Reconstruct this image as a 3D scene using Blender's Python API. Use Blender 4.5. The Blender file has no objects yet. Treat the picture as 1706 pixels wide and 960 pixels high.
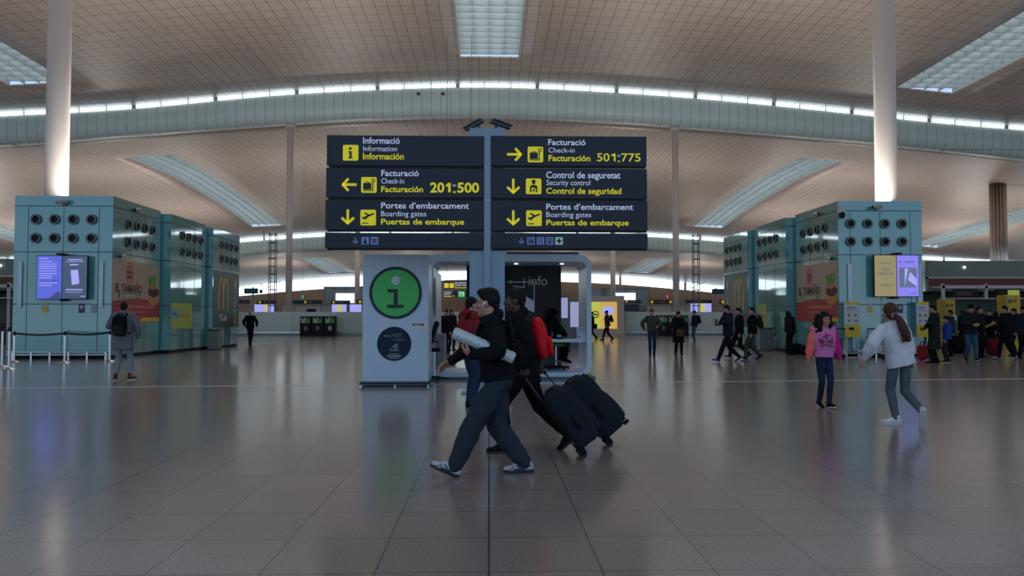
import bpy, bmesh, math, random
from math import sin, cos, pi, radians, atan, sqrt, exp
from mathutils import Vector as V, Matrix as M
sc = bpy.context.scene
C = sc.collection
random.seed(7)
# ---------------------------------------------------------------- camera
F, CH = 1300.0, 1.45
PITCH, YAW = atan(47 / F), atan(38 / F)
cd = bpy.data.cameras.new('camera'); cam = bpy.data.objects.new('camera', cd); C.objects.link(cam)
cam.location = (0, 0, CH); cam.rotation_euler = (pi / 2 + PITCH, 0, -YAW)
cd.sensor_width = 36; cd.lens = 36 * F / 1706; cd.clip_end = 600
sc.camera = cam
# ---------------------------------------------------------------- world, exposure
w = bpy.data.worlds.new('daylight'); sc.world = w; w.use_nodes = True
nt = w.node_tree; bg = nt.nodes['Background']
g = nt.nodes.new('ShaderNodeTexCoord'); s_ = nt.nodes.new('ShaderNodeSeparateXYZ'); r_ = nt.nodes.new('ShaderNodeValToRGB')
nt.links.new(g.outputs['Generated'], s_.inputs[0]); nt.links.new(s_.outputs['Z'], r_.inputs[0]); nt.links.new(r_.outputs[0], bg.inputs[0])
r_.color_ramp.elements[0].position = 0.0; r_.color_ramp.elements[0].color = (.56, .68, .82, 1)
r_.color_ramp.elements[1].position = 0.12; r_.color_ramp.elements[1].color = (.42, .60, .85, 1)
bg.inputs[1].default_value = 1.2
SKYLIGHT, CLERESTORY = 1.9, 3.2
vs = sc.view_settings
vs.view_transform = 'Standard'; vs.look = 'None'; vs.gamma = 1; vs.use_curve_mapping = False; vs.exposure = 0.0
# uplights on the service tower roofs, and unseen fill lamps added farther back (they light the vault and the column feet)
def uplight_or_fill(x, y, z, sx, sy, watt, col=(1, .93, .86)):
    l = bpy.data.lights.new('uplight_or_fill', 'AREA'); l.shape = 'RECTANGLE'; l.size = sx; l.size_y = sy; l.energy = watt; l.color = col
    o = bpy.data.objects.new('uplight_or_fill', l); C.objects.link(o); o.location = (x, y, z); o.rotation_euler = (pi, 0, 0)
UP = 540
for sx_ in (-14.3, 13.8):
    for yy_ in (28.8, 32.9, 36.8): uplight_or_fill(sx_, yy_, 5.75, 2.4, 3.0, UP * (.30 if yy_ < 30 else 1.25))
for sx_ in (-62, -38, -14, 14, 38, 62):  # unseen fill lamps added to brighten the far vaults; no fitting carries them
    for yy_ in (80, 100): uplight_or_fill(sx_, yy_, 4.2, 3, 3, UP * 1.45)
    uplight_or_fill(sx_, 145, 3.6, 3, 3, UP * 1.2)
sc.cycles.use_denoising = True; sc.cycles.max_bounces = 6; sc.cycles.diffuse_bounces = 4; sc.cycles.caustics_reflective = False

# ---------------------------------------------------------------- helpers
_fw = V((sin(YAW) * cos(PITCH), cos(YAW) * cos(PITCH), sin(PITCH))); _rt = V((cos(YAW), -sin(YAW), 0)); _up = _rt.cross(_fw)
def ray(px, py): return _fw + _rt * ((px - 853) / F) + _up * ((480 - py) / F)
def at(px, py, Y):
    d = ray(px, py); return V((0, 0, CH)) + d * (Y / d.y)
def ax(px, Y): return at(px, 527, Y).x
def az(py, Y, px=815): return at(px, py, Y).z
MATS = {}
def mat(name, col=(.5, .5, .5), rough=.6, metal=0, emit=0, ecol=None, spec=.5, coat=0, alpha=1, trans=0):
    if name in MATS: return MATS[name]
    m = bpy.data.materials.new(name); m.use_nodes = True
    b = m.node_tree.nodes['Principled BSDF']
    b.inputs['Base Color'].default_value = (*col, 1); b.inputs['Roughness'].default_value = rough
    b.inputs['Metallic'].default_value = metal; b.inputs['Specular IOR Level'].default_value = spec
    if coat: b.inputs['Coat Weight'].default_value = coat; b.inputs['Coat Roughness'].default_value = .03
    if emit: b.inputs['Emission Color'].default_value = (*(ecol or col), 1); b.inputs['Emission Strength'].default_value = emit
    if trans: b.inputs['Transmission Weight'].default_value = trans
    if alpha < 1: b.inputs['Alpha'].default_value = alpha
    MATS[name] = m; return m
def vary(m, scale=30, amt=.25, bump=0.0, det=4):
    """fine procedural grain on a material's own colour, and an optional bump"""
    t = m.node_tree; b = t.nodes['Principled BSDF']; c = b.inputs['Base Color'].default_value[:]
    tc = t.nodes.new('ShaderNodeTexCoord'); n = t.nodes.new('ShaderNodeTexNoise'); n.inputs['Scale'].default_value = scale; n.inputs['Detail'].default_value = det
    t.links.new(tc.outputs['Object'], n.inputs['Vector'])
    mx = t.nodes.new('ShaderNodeMix'); mx.data_type = 'RGBA'
    mx.inputs[6].default_value = (*[x * (1 - amt) for x in c[:3]], 1); mx.inputs[7].default_value = (*[min(1, x * (1 + amt)) for x in c[:3]], 1)
    t.links.new(n.outputs[0], mx.inputs[0]); t.links.new(mx.outputs[2], b.inputs['Base Color'])
    if bump:
        bp = t.nodes.new('ShaderNodeBump'); bp.inputs['Strength'].default_value = bump; bp.inputs['Distance'].default_value = .01
        t.links.new(n.outputs[0], bp.inputs['Height']); t.links.new(bp.outputs[0], b.inputs['Normal'])
    return m
def tiled(name, c1, c2, mortar, bw, rh, ms, rough, axes='XY', off=(0, 0), spec=.5, speck=0, metal=0):
    m = mat(name, c1, rough, metal, spec=spec); t = m.node_tree; b = t.nodes['Principled BSDF']
    tc = t.nodes.new('ShaderNodeTexCoord'); sp = t.nodes.new('ShaderNodeSeparateXYZ'); cb = t.nodes.new('ShaderNodeCombineXYZ')
    t.links.new(tc.outputs['Object'], sp.inputs[0])
    for k in (0, 1):
        a = t.nodes.new('ShaderNodeMath'); a.operation = 'ADD'; a.inputs[1].default_value = off[k]
        t.links.new(sp.outputs[axes[k]], a.inputs[0]); t.links.new(a.outputs[0], cb.inputs[k])
    br = t.nodes.new('ShaderNodeTexBrick'); br.offset = 0; br.squash = 1
    br.inputs['Scale'].default_value = 1; br.inputs['Brick Width'].default_value = bw; br.inputs['Row Height'].default_value = rh
    br.inputs['Mortar Size'].default_value = ms; br.inputs['Mortar Smooth'].default_value = .1
    br.inputs['Color1'].default_value = (*c1, 1); br.inputs['Color2'].default_value = (*c2, 1); br.inputs['Mortar'].default_value = (*mortar, 1)
    t.links.new(cb.outputs[0], br.inputs['Vector']); out = br.outputs['Color']
    if speck:
        n = t.nodes.new('ShaderNodeTexNoise'); n.inputs['Scale'].default_value = 60; n.inputs['Detail'].default_value = 5
        t.links.new(tc.outputs['Object'], n.inputs['Vector'])
        rm = t.nodes.new('ShaderNodeMapRange'); rm.inputs[1].default_value = .3; rm.inputs[2].default_value = .7; rm.inputs[3].default_value = 1 - speck; rm.inputs[4].default_value = 1 + speck
        t.links.new(n.outputs[0], rm.inputs[0])
        mx = t.nodes.new('ShaderNodeVectorMath'); mx.operation = 'SCALE'; t.links.new(out, mx.inputs[0]); t.links.new(rm.outputs[0], mx.inputs['Scale']); out = mx.outputs[0]
    t.links.new(out, b.inputs['Base Color']); return m

ORG = {}
def tag(o, label=None, cat=None, group=None, kind=None):
    if label: o['label'] = label
    if cat: o['category'] = cat
    if group: o['group'] = group
    if kind: o['kind'] = kind
    return o
def thing(name, label, cat, loc=(0, 0, 0), rz=0, group=None):
    o = bpy.data.objects.new(name, None); C.objects.link(o); o.location = loc; o.rotation_euler = (0, 0, rz); o.empty_display_size = .1
    ORG[o] = V(loc); return tag(o, label, cat, group)
class MB:
    def __init__(s): s.b = bmesh.new()
    def box(s, x0, x1, y0, y1, z0, z1, bev=0):
        r = bmesh.ops.create_cube(s.b, size=1); vv = r['verts']
        for v in vv: v.co = V(((x0 + x1) / 2 + v.co.x * (x1 - x0), (y0 + y1) / 2 + v.co.y * (y1 - y0), (z0 + z1) / 2 + v.co.z * (z1 - z0)))
        if bev:
            es = list({e for v in vv for e in v.link_edges}); bmesh.ops.bevel(s.b, geom=es, offset=bev, segments=3, profile=.5, affect='EDGES')
        return s
    def cyl(s, p0, p1, r0, r1=None, n=20):
        p0, p1 = V(p0), V(p1); r1 = r0 if r1 is None else r1; q = (p1 - p0).to_track_quat('Z', 'Y')
        ct = [(cos(2 * pi * k / n), sin(2 * pi * k / n)) for k in range(n)]
        a = [s.b.verts.new(p0 + q @ V((x * r0, y * r0, 0))) for x, y in ct]; b = [s.b.verts.new(p1 + q @ V((x * r1, y * r1, 0))) for x, y in ct]
        s.b.faces.new(a[::-1]); s.b.faces.new(b)
        for k in range(n): s.b.faces.new((a[k], a[(k + 1) % n], b[(k + 1) % n], b[k]))
        return s
    def ell(s, c, r, R=None, u=16, v=12):
        r = (r, r, r) if isinstance(r, (int, float)) else r; c = V(c)
        def P(x, y, z):
            p = V((x * r[0], y * r[1], z * r[2])); return s.b.verts.new(c + (R @ p if R else p))
        top, bot = P(0, 0, 1), P(0, 0, -1)
        rows = [[P(sin(pi * i / v) * cos(2 * pi * k / u), sin(pi * i / v) * sin(2 * pi * k / u), cos(pi * i / v)) for k in range(u)] for i in range(1, v)]
        for k in range(u):
            j = (k + 1) % u; s.b.faces.new((top, rows[0][k], rows[0][j])); s.b.faces.new((bot, rows[-1][j], rows[-1][k]))
            for i in range(v - 2): s.b.faces.new((rows[i][k], rows[i + 1][k], rows[i + 1][j], rows[i][j]))
        return s
    def cap(s, p0, r0, p1, r1, n=12):
        p0, p1 = V(p0), V(p1)
        if (p1 - p0).length > 1e-5: s.cyl(p0, p1, r0, r1, n)
        s.ell(p0, r0, u=n, v=8); s.ell(p1, r1, u=n, v=8); return s
    def chain(s, ps, rs, n=12):
        for i in range(len(ps) - 1): s.cap(ps[i], rs[i], ps[i + 1], rs[i + 1], n)
        return s
    def tube(s, ps, r, n=8, closed=False):
        ps = [V(p) for p in ps]; rings = []
        for i, p in enumerate(ps):
            if closed: t = ps[(i + 1) % len(ps)] - ps[i - 1]
            else: t = ps[min(i + 1, len(ps) - 1)] - ps[max(i - 1, 0)]
            q = t.to_track_quat('Z', 'Y'); rr = r[i] if isinstance(r, (list, tuple)) else r
            rings.append([s.b.verts.new(p + q @ V((cos(2 * pi * k / n) * rr, sin(2 * pi * k / n) * rr, 0))) for k in range(n)])
        m = len(rings)
        for i in range(m if closed else m - 1):
            a, b = rings[i], rings[(i + 1) % m]
            for k in range(n): s.b.faces.new((a[k], a[(k + 1) % n], b[(k + 1) % n], b[k]))
        if not closed: s.b.faces.new(rings[0][::-1]); s.b.faces.new(rings[-1])
        return s
    def loft(s, rings, n=24):
        """rings: (centre, side axis, depth axis, rx, ry)"""
        rr = []
        for c, a, d, rx, ry in rings: rr.append([s.b.verts.new(V(c) + a * (cos(2 * pi * k / n) * rx) + d * (sin(2 * pi * k / n) * ry)) for k in range(n)])
        for i in range(len(rr) - 1):
            for k in range(n): s.b.faces.new((rr[i][k], rr[i][(k + 1) % n], rr[i + 1][(k + 1) % n], rr[i + 1][k]))
        s.b.faces.new(rr[0][::-1]); s.b.faces.new(rr[-1]); return s
    def prism(s, o, r, u, pts, t0, t1):
        """polygon pts in the plane (o, r, u), from t0 to t1 along the normal"""
        o, r, u = V(o), V(r), V(u); n = r.cross(u).normalized()
        a = [s.b.verts.new(o + r * x + u * y + n * t0) for x, y in pts]; b = [s.b.verts.new(o + r * x + u * y + n * t1) for x, y in pts]; k = len(pts)
        s.b.faces.new(a[::-1]); s.b.faces.new(b)
        for i in range(k): s.b.faces.new((a[i], a[(i + 1) % k], b[(i + 1) % k], b[i]))
        return s
    def band(s, outer, inner, f0, f1):
        """closed band between two outlines of equal length; f0/f1 map a 2D point to the front/back 3D point"""
        k = len(outer); q = [[s.b.verts.new(f(p)) for p in L] for L in (outer, inner) for f in (f0, f1)]
        of, ob, inf, inb = q
        for i in range(k):
            j = (i + 1) % k
            for A, B in ((of, inf), (inf, inb), (inb, ob), (ob, of)): s.b.faces.new((A[i], A[j], B[j], B[i]))
        return s
    def build(s, name, m, parent=None, smooth=False, raw=False, tri=False, bevel=0):
        bmesh.ops.recalc_face_normals(s.b, faces=s.b.faces[:])
        if parent is not None and not raw:
            o_ = ORG[parent]
            for v in s.b.verts: v.co -= o_
        me = bpy.data.meshes.new(name); s.b.to_mesh(me); s.b.free()
        return link(name, me, m, parent, smooth, bevel)
def link(name, me, m, parent=None, smooth=False, bevel=0):
    o = bpy.data.objects.new(name, me); C.objects.link(o)
    if m is not None:
        for k in (m if isinstance(m, (list, tuple)) else (m,)): me.materials.append(k)
    if smooth:
        for p in me.polygons: p.use_smooth = True
    if bevel:
        b = o.modifiers.new('bevel', 'BEVEL'); b.width = bevel; b.segments = 2; b.limit_method = 'ANGLE'
    if parent is not None: o.parent = parent; ORG[o] = ORG[parent]
    else: ORG[o] = V((0, 0, 0))
    return o
def rrect(x0, x1, y0, y1, r, n=5):
    out = []
    for cx, cy, a0 in ((x1 - r, y0 + r, -90), (x1 - r, y1 - r, 0), (x0 + r, y1 - r, 90), (x0 + r, y0 + r, 180)):
        for i in range(n + 1):
            a = radians(a0 + 90 * i / n); out.append((cx + r * cos(a), cy + r * sin(a)))
    return out
def circ(cx, cy, r, n=40): return [(cx + r * cos(2 * pi * i / n), cy + r * sin(2 * pi * i / n)) for i in range(n)]
def seg(x0, y0, x1, y1, w):
    d = V((x1 - x0, y1 - y0)); n = V((-d.y, d.x)).normalized() * (w / 2)
    return [(x0 + n.x, y0 + n.y), (x0 - n.x, y0 - n.y), (x1 - n.x, y1 - n.y), (x1 + n.x, y1 + n.y)]
class Face:
    """a flat face: origin o, right r, up u, so that marks can be set on it in metres"""
    def __init__(s, o, r, u=(0, 0, 1)): s.o, s.r, s.u = V(o), V(r), V(u)
    def polys(s, name, polys, m, parent, t0=.001, t1=.006):
        b = MB()
        for p in polys: b.prism(s.o, s.r, s.u, p, t0, t1)
        return b.build(name, m, parent)
    def text(s, body, x0, x1, y0, y1, m, parent, bold=0.0, name='lettering', t0=.001, th=.003, caps=None):
        """lettering scaled so that it fills x0..x1 and its capitals y0..y1"""
        cu = bpy.data.curves.new('t', 'FONT'); cu.body = body; cu.size = 1; cu.extrude = .5; cu.offset = bold; cu.resolution_u = 3
        o = bpy.data.objects.new('t', cu); C.objects.link(o); dg = bpy.context.evaluated_depsgraph_get()
        me = bpy.data.meshes.new_from_object(o.evaluated_get(dg)); bpy.data.objects.remove(o); bpy.data.curves.remove(cu)
        xs = [v.co.x for v in me.vertices]; a, b = min(xs), max(xs); H = CAPH
        n = s.r.cross(s.u).normalized(); org = ORG[parent]
        for v in me.vertices:
            x = x0 + (v.co.x - a) / (b - a) * (x1 - x0); y = y0 + v.co.y / H * (y1 - y0)
            v.co = s.o + s.r * x + s.u * y + n * (t0 + (v.co.z + .5) * th) - org
        return link(name, me, m, parent)
def _caph():
    cu = bpy.data.curves.new('t', 'FONT'); cu.body = 'H'; o = bpy.data.objects.new('t', cu); C.objects.link(o)
    me = bpy.data.meshes.new_from_object(o.evaluated_get(bpy.context.evaluated_depsgraph_get()))
    h = max(v.co.y for v in me.vertices); bpy.data.objects.remove(o); bpy.data.curves.remove(cu); return h
CAPH = _caph()
def interp(tab, x):
    if x <= tab[0][0]: (a, p), (b, q) = tab[0], tab[1]
    elif x >= tab[-1][0]: (a, p), (b, q) = tab[-2], tab[-1]
    else:
        for i in range(len(tab) - 1):
            if tab[i][0] <= x <= tab[i + 1][0]: (a, p), (b, q) = tab[i], tab[i + 1]; break
    return p + (q - p) * (x - a) / (b - a)
def smooth_curve(tab, Y):
    """a beam edge read as pixels -> height z as a smooth function of x, at distance Y"""
    pts = sorted([tuple(at(px, py, Y).xz) for px, py in tab])
    def f(x):
        ws = [(exp(-(k * k) / 8.0), x + k * 2.0) for k in range(-4, 5)]
        return sum(a * interp(pts, q) for a, q in ws) / sum(a for a, q in ws)
    return f

# ---------------------------------------------------------------- materials
NAVY = mat('sign_navy', (.010, .020, .036), .4, spec=.3)
SIGNY = mat('sign_yellow', (.75, .66, .01), .5, emit=.33)
SIGNW = mat('sign_white', (.65, .68, .90), .5, emit=.30)
SIGNB = mat('sign_blue', (.16, .24, .55), .5, emit=.12)
STEELB = vary(mat('blue_grey_steel', (.19, .29, .39), .35, .1), 4, .05)
WHITEP = vary(mat('white_panel', (.50, .64, .78), .35), 3, .03)
GREEN = mat('info_green', (.03, .42, .08), .4, emit=.05)
DARK = mat('black_plastic', (.009, .009, .011), .5, spec=.2)
CHROME = mat('chrome', (.62, .64, .66), .18, 1)
GREYM = mat('grey_metal', (.22, .23, .24), .4, .6)
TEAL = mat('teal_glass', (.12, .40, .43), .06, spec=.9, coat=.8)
TEALD = mat('teal_glass_side_shade', (.12, .29, .27), .04, spec=.9, coat=.8)  # same glass as the front; the side's duller light is put into its colour
SEAM = mat('panel_seam', (.02, .05, .055), .6)
CEIL = tiled('ceiling_panels', (.58, .49, .435), (.54, .455, .405), (.24, .185, .16), .77, 1.2, .028, .42)
FASC = tiled('fascia_panels', (.68, .83, .82), (.64, .79, .78), (.28, .30, .29), .77, 9, .018, .35, 'XZ', (0, 3))
FLOORM = tiled('granite_tiles', (.245, .208, .200), (.27, .23, .22), (.10, .085, .082), .645, .688, .005, .17, 'XY', (.0, .336), spec=.65, speck=.22)
COLM = vary(mat('column_paint', (.72, .64, .58), .4), 2, .03)
GLASSW = mat('white_glass', (.50, .60, .56), .15, spec=.7)
TANW = vary(mat('tan_wall', (.50, .36, .26), .7), .5, .08)
SKYM = mat('sky_glass', (.75, .90, 1.0), .4, emit=CLERESTORY)
SKYL = mat('skylight_glass', (.88, .96, 1.0), .4, emit=SKYLIGHT)
LOUV = mat('louver_white', (.32, .37, .38), .5)
# ================================================================ THE HALL
Y1, Y2, Y3 = 62.0, 120.0, 178.0
strip1 = smooth_curve([(0, 187), (86, 183), (242, 175.5), (350, 161.5), (484, 149.5), (620, 143), (754, 138), (866, 138), (997, 146), (1128, 154), (1257, 166), (1383, 179), (1607, 204), (1706, 210.5)], Y1)
fasc1 = smooth_curve([(0, 241), (86, 236), (242, 222), (353, 214), (484, 203), (655, 195.5), (756, 191.5), (846, 191.5), (997, 200.6), (1126, 209), (1300, 223), (1501, 241), (1706, 264)], Y1)
strip2 = smooth_curve([(-200, 441), (0, 432), (400, 398), (541, 388), (810, 381), (1080, 388.5), (1214, 398), (1560, 430), (1706, 436), (1900, 445)], Y2)
fasc2 = smooth_curve([(-200, 470), (0, 460), (400, 426), (541, 415), (810, 408), (1080, 415.5), (1214, 426), (1560, 458), (1706, 463), (1900, 472)], Y2)
win3 = smooth_curve([(0, 508), (400, 480), (490, 467), (604, 460), (760, 451), (987, 457), (1078, 462), (1127, 469.5), (1214, 480), (1706, 510)], Y3)
sill3 = smooth_curve([(0, 517), (400, 493.7), (490, 484.5), (604, 477), (760, 465), (987, 471), (1078, 477), (1127, 482), (1214, 490), (1706, 518)], Y3)
YB = -14.0
def ceil1(x, y): return strip1(x) + .9 * sin((Y1 - y) / 76 * pi) * .6
def gen2(x, y): return interp([(62, 17.4), (70, 17.9), (85, 17.7), (100, 16.7), (112, 15.5), (120, 14.7)], y) - .0009 * x * x
def ceil2(x, y):
    k = exp(-(y - Y1) / 10); e = exp(-(Y2 - y) / 9)
    return gen2(x, y) + (fasc1(x) - gen2(x, Y1)) * k + (strip2(x) - gen2(x, Y2)) * e
def gen3(x, y): return interp([(120, 12.4), (135, 12.7), (150, 12.2), (165, 11.4), (178, 10.9)], y) - .0006 * x * x
def ceil3(x, y):
    k = exp(-(y - Y2) / 10); e = exp(-(Y3 - y) / 9)
    return gen3(x, y) + (fasc2(x) - gen3(x, Y2)) * k + (win3(x) - gen3(x, Y3)) * e
SKX = (-64, -32, 0, 32, 64); SKW = 2.1; XW = 92
def ceiling(name, fn, y0, y1, sy0, sy1, wid):
    xs = {-XW, XW}; x = -XW
    while x < XW: xs.add(x); x += 4
    for k in SKX: xs |= {k - SKW, k + SKW}
    ys = {y0, y1, sy0, sy1}; y = y0
    while y < y1: ys.add(y); y += 2.5
    xs, ys = sorted(xs), sorted(ys); b = MB(); vt = {}
    def vv(x, y):
        if (x, y) not in vt: vt[(x, y)] = b.b.verts.new((x, y, fn(x, y)))
        return vt[(x, y)]
    for i in range(len(xs) - 1):
        for j in range(len(ys) - 1):
            cx, cy = (xs[i] + xs[i + 1]) / 2, (ys[j] + ys[j + 1]) / 2
            if sy0 < cy < sy1 and any(abs(cx - k) < SKW for k in SKX): continue
            b.b.faces.new((vv(xs[i], ys[j]), vv(xs[i], ys[j + 1]), vv(xs[i + 1], ys[j + 1]), vv(xs[i + 1], ys[j])))
    o = tag(b.build(name, CEIL, smooth=True), kind='structure')
    sd = o.modifiers.new('solid', 'SOLIDIFY'); sd.thickness = .12; sd.offset = 0
    for k in SKX:
        n = int((sy1 - sy0) / 2); gl, lv = MB(), MB(); L, R = k - SKW, k + SKW
        vs_ = [(gl.b.verts.new((L, sy0 + (sy1 - sy0) * i / n, fn(L, sy0 + (sy1 - sy0) * i / n) + .75)), gl.b.verts.new((R, sy0 + (sy1 - sy0) * i / n, fn(R, sy0 + (sy1 - sy0) * i / n) + .75))) for i in range(n + 1)]
        for i in range(n): gl.b.faces.new((vs_[i][0], vs_[i][1], vs_[i + 1][1], vs_[i + 1][0]))
        wn = tag(gl.build('window_%d' % (wid[0]), SKYL), kind='structure'); wid[0] += 1
        y = sy0 + .4
        while y < sy1:
            z = fn(k, y); lv.box(L, R, y - .03, y + .03, z + .05, z + .55); y += 1.05
        for q in range(5):
            xx = L + (R - L) * q / 4
            for i in range(n):
                ya, yb = sy0 + (sy1 - sy0) * i / n, sy0 + (sy1 - sy0) * (i + 1) / n
                za, zb = fn(xx, ya), fn(xx, yb); hh = .8 if q in (0, 4) else .4
                f = [lv.b.verts.new(p) for p in ((xx, ya, za), (xx, yb, zb), (xx, yb, zb + hh), (xx, ya, za + hh))]; lv.b.faces.new(f)
        lv.build('louver', LOUV, wn)
wid = [1]
tag(MB().box(-XW, XW, YB, Y3 + 1, -.3, 0).build('floor', FLOORM), kind='structure')
ceiling('ceiling', ceil1, YB, Y1, YB + 2, 56, wid)
ceiling('ceiling', ceil2, Y1 + .9, Y2, 74, 113, wid)
ceiling('ceiling', ceil3, Y2 + .9, Y3, 139, 167, wid)
def clerestory(Y, top, gap, n, step):
    """a long strip of glass under the vault's edge, with mullions, and the curved fascia beam below it"""
    g_, m_ = MB(), MB(); xs = [-XW + i * step for i in range(int(2 * XW / step) + 1)]
    for i in range(len(xs) - 1):
        a, b = xs[i], xs[i + 1]
        g_.b.faces.new([g_.b.verts.new(p) for p in ((a, Y + .02, top(a) - gap), (b, Y + .02, top(b) - gap), (b, Y + .02, top(b) + .1), (a, Y + .02, top(a) + .1))])
        k = .16 if i % 3 == 0 else .04
        m_.box(a - k, a + k, Y - .05, Y + .02, top(a) - gap - .03, top(a) + .05)
    o = tag(g_.build('window_%d' % wid[0], SKYM), kind='structure'); wid[0] += 1; m_.build('mullion', LOUV, o)
def fascia(name, Y, top, bot, m):
    b = MB(); P = [(0, 0, 0), (-.12, .03, 0), (-.28, .15, 0), (-.38, .4, 0), (-.36, .65, 0), (-.22, .88, 0), (.1, 1.0, 0), (.9, 1.0, 0), (.9, 0, 0)]
    xs = [-XW + i * 2 for i in range(XW + 1)]; rows = [[b.b.verts.new((x, Y + dy, top(x) + (bot(x) - top(x)) * t)) for dy, t, _ in P] for x in xs]
    for i in range(len(xs) - 1):
        for j in range(len(P) - 1): b.b.faces.new((rows[i][j], rows[i][j + 1], rows[i + 1][j + 1], rows[i + 1][j]))
    tag(b.build(name, m, smooth=True), kind='structure')
clerestory(Y1, strip1, .30, 3, 2.13); fascia('trim_1', Y1, lambda x: strip1(x) - .30, fasc1, FASC)
clerestory(Y2, strip2, .45, 3, 3.2); fascia('trim_2', Y2, lambda x: strip2(x) - .45, fasc2, FASC)
# the end facade: a long window band over a tan wall
g_, m_, t_ = MB(), MB(), MB(); xs = [-XW + i * 4 for i in range(47)]
for i in range(len(xs) - 1):
    a, b = xs[i], xs[i + 1]
    for mb, f0, f1 in ((g_, sill3, win3), (t_, lambda x: 0, sill3)):
        mb.b.faces.new([mb.b.verts.new(p) for p in ((a, Y3, f0(a)), (b, Y3, f0(b)), (b, Y3, f1(b)), (a, Y3, f1(a)))])
for k in range(-5, 6): m_.box(k * 15 - .25, k * 15 + .25, Y3 - .2, Y3, sill3(k * 15), win3(k * 15) + .2)
o = tag(g_.build('window_%d' % wid[0], SKYM), kind='structure'); m_.build('mullion', GREYM, o)
tag(t_.build('wall_back', TANW), kind='structure')
# columns
for x, y, r, mt_ in ((-15.9, 29.0, .40, COLM), (15.05, 29.0, .40, COLM), (-15.9, 62.4, .27, COLM), (15.05, 62.4, .27, COLM), (-15.9, 94.5, .32, COLM), (15.05, 94.5, .32, COLM), (-47, 62.4, .3, COLM), (47, 62.4, .3, COLM)):
    top = ceil1(x, y) if y < 61 else fasc1(x) if y < 64 else ceil2(x, y)
    b = MB(); b.cyl((x, y, 0), (x, y, top - .05), r, r * (.96 if y < 61 else .9), 40)
    if y > 61: b.cyl((x, y, top - .35), (x, y, top - .05), r * 1.25, r * 1.35, 32)
    o = tag(b.build('column', mt_), kind='structure')
    for p in o.data.polygons: p.use_smooth = abs(p.normal.z) < .7
xs_ = ax(1667, 78); b = MB()
for k in range(14):
    a = 2 * pi * k / 14; b.cyl((xs_ + .62 * cos(a), 78 + .62 * sin(a), 0), (xs_ + .62 * cos(a), 78 + .62 * sin(a), ceil2(xs_, 78) - .02), .17, n=12)
b.cyl((xs_, 78, 0), (xs_, 78, ceil2(xs_, 78)), .55)
tag(b.build('column', mat('bronze_mirror_steel', (.50, .45, .41), .25, 1), smooth=True), kind='structure')
# metal expansion joint across the floor, and the dark joint down the middle
b = MB(); p0, p1 = V((-14, 15.8, 0)), V((14, 17.9, 0)); b.prism((0, 0, 0), (1, 0, 0), (0, 1, 0), seg(p0.x, p0.y, p1.x, p1.y, .05), .001, .004)
tag(b.build('trim_3', mat('bright_joint', (.75, .78, .8), .3, .3)), kind='structure')
b = MB(); b.box(-.006, .006, YB, 56, .0005, .003); tag(b.build('trim_4', mat('dark_joint', (.02, .02, .02), .7)), kind='structure')
# ceiling detectors on the first fascia
for px, lab in ((697, 'small dark red detector on the curved fascia, left of a pair'), (738, 'small dark red detector on the curved fascia, right of a pair')):
    p = at(px, 156, Y1 - .42); b = MB(); b.cyl(p, p + V((0, .35, 0)), .13, .16, 16); b.ell(p, (.13, .07, .13))
    tag(b.build('smoke_detector', mat('detector_red', (.12, .03, .03), .4), smooth=True), lab, 'detector')

# ================================================================ GLASS SERVICE TOWERS
def nozzle(f, x, z, parent):
    b = MB(); o, r, u = f.o + f.r * x + V((0, 0, z)), f.r, f.u
    n = r.cross(u).normalized()
    b.band(circ(0, 0, .175, 24), circ(0, 0, .115, 24), lambda p: o + r * p[0] + u * p[1] + n * .07, lambda p: o + r * p[0] + u * p[1])
    q = b.build('air_nozzle', mat('nozzle_ring', (.10, .11, .11), .4, .5), parent)
    b = MB(); b.prism(o, r, u, circ(0, 0, .118, 20), .0, .012); b.build('nozzle_throat', DARK, q)
def tower(label, x0, x1, y0, y1, h, side, front, plinth=True):
    t = thing('glass_tower', label, 'tower', ((x0 + x1) / 2, (y0 + y1) / 2, 0), 0, 'glass service towers')
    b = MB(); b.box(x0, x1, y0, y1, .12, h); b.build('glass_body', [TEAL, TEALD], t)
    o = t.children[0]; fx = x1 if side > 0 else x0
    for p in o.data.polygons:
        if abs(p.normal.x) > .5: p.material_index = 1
    b = MB(); b.box(x0 + .06, x1 - .06, y0 + .06, y1 - .06, 0, .12); b.build('plinth', DARK, t)
    FF = Face((x0, y0, 0), (1, 0, 0)); W = x1 - x0
    SF = Face((fx, y0, 0), (0, 1, 0)) if side > 0 else Face((fx, y1, 0), (0, -1, 0)); D = y1 - y0
    sm = MB()
    for f, wd, cols in ((FF, W, (.14, .5, .86) if front else ()), (SF, D, (.36, .66))):
        for z in (h - .36, 3.62, 1.85): sm.prism(f.o, f.r, f.u, [(0, z), (wd, z), (wd, z + .025), (0, z + .025)], 0, .004)
        for c in cols:
            for za, zb in ((.13, 1.85), (1.87, 3.62), (3.64, h - .38)): sm.prism(f.o, f.r, f.u, seg(wd * c, za, wd * c, zb, .018), 0, .004)
    sm.build('panel_seam', SEAM, t)
    if front:
        for i in range(4):
            for z in (4.74, 4.10): nozzle(FF, .73 + .62 * i if side > 0 else W - .73 - .62 * (3 - i), z, t)
    for i in range(4):
        for z in (4.72, 4.08):
            s = 1.1 + .67 * i; nozzle(SF, s if side > 0 else D - s, z, t)
    return t, FF, SF, W, D
AD_T = vary(mat('poster_tan', (.40, .31, .24), .5), 1.5, .08); AD_R = mat('poster_red', (.34, .03, .03), .5); AD_B = mat('poster_brown', (.07, .025, .015), .6)
AD_G = mat('poster_leaf', (.10, .26, .04), .6); AD_GW = mat('poster_pale', (.62, .66, .60), .6); AD_L = mat('poster_lime', (.34, .42, .07), .5); AD_BL = mat('poster_blue', (.16, .35, .50), .5)
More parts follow.
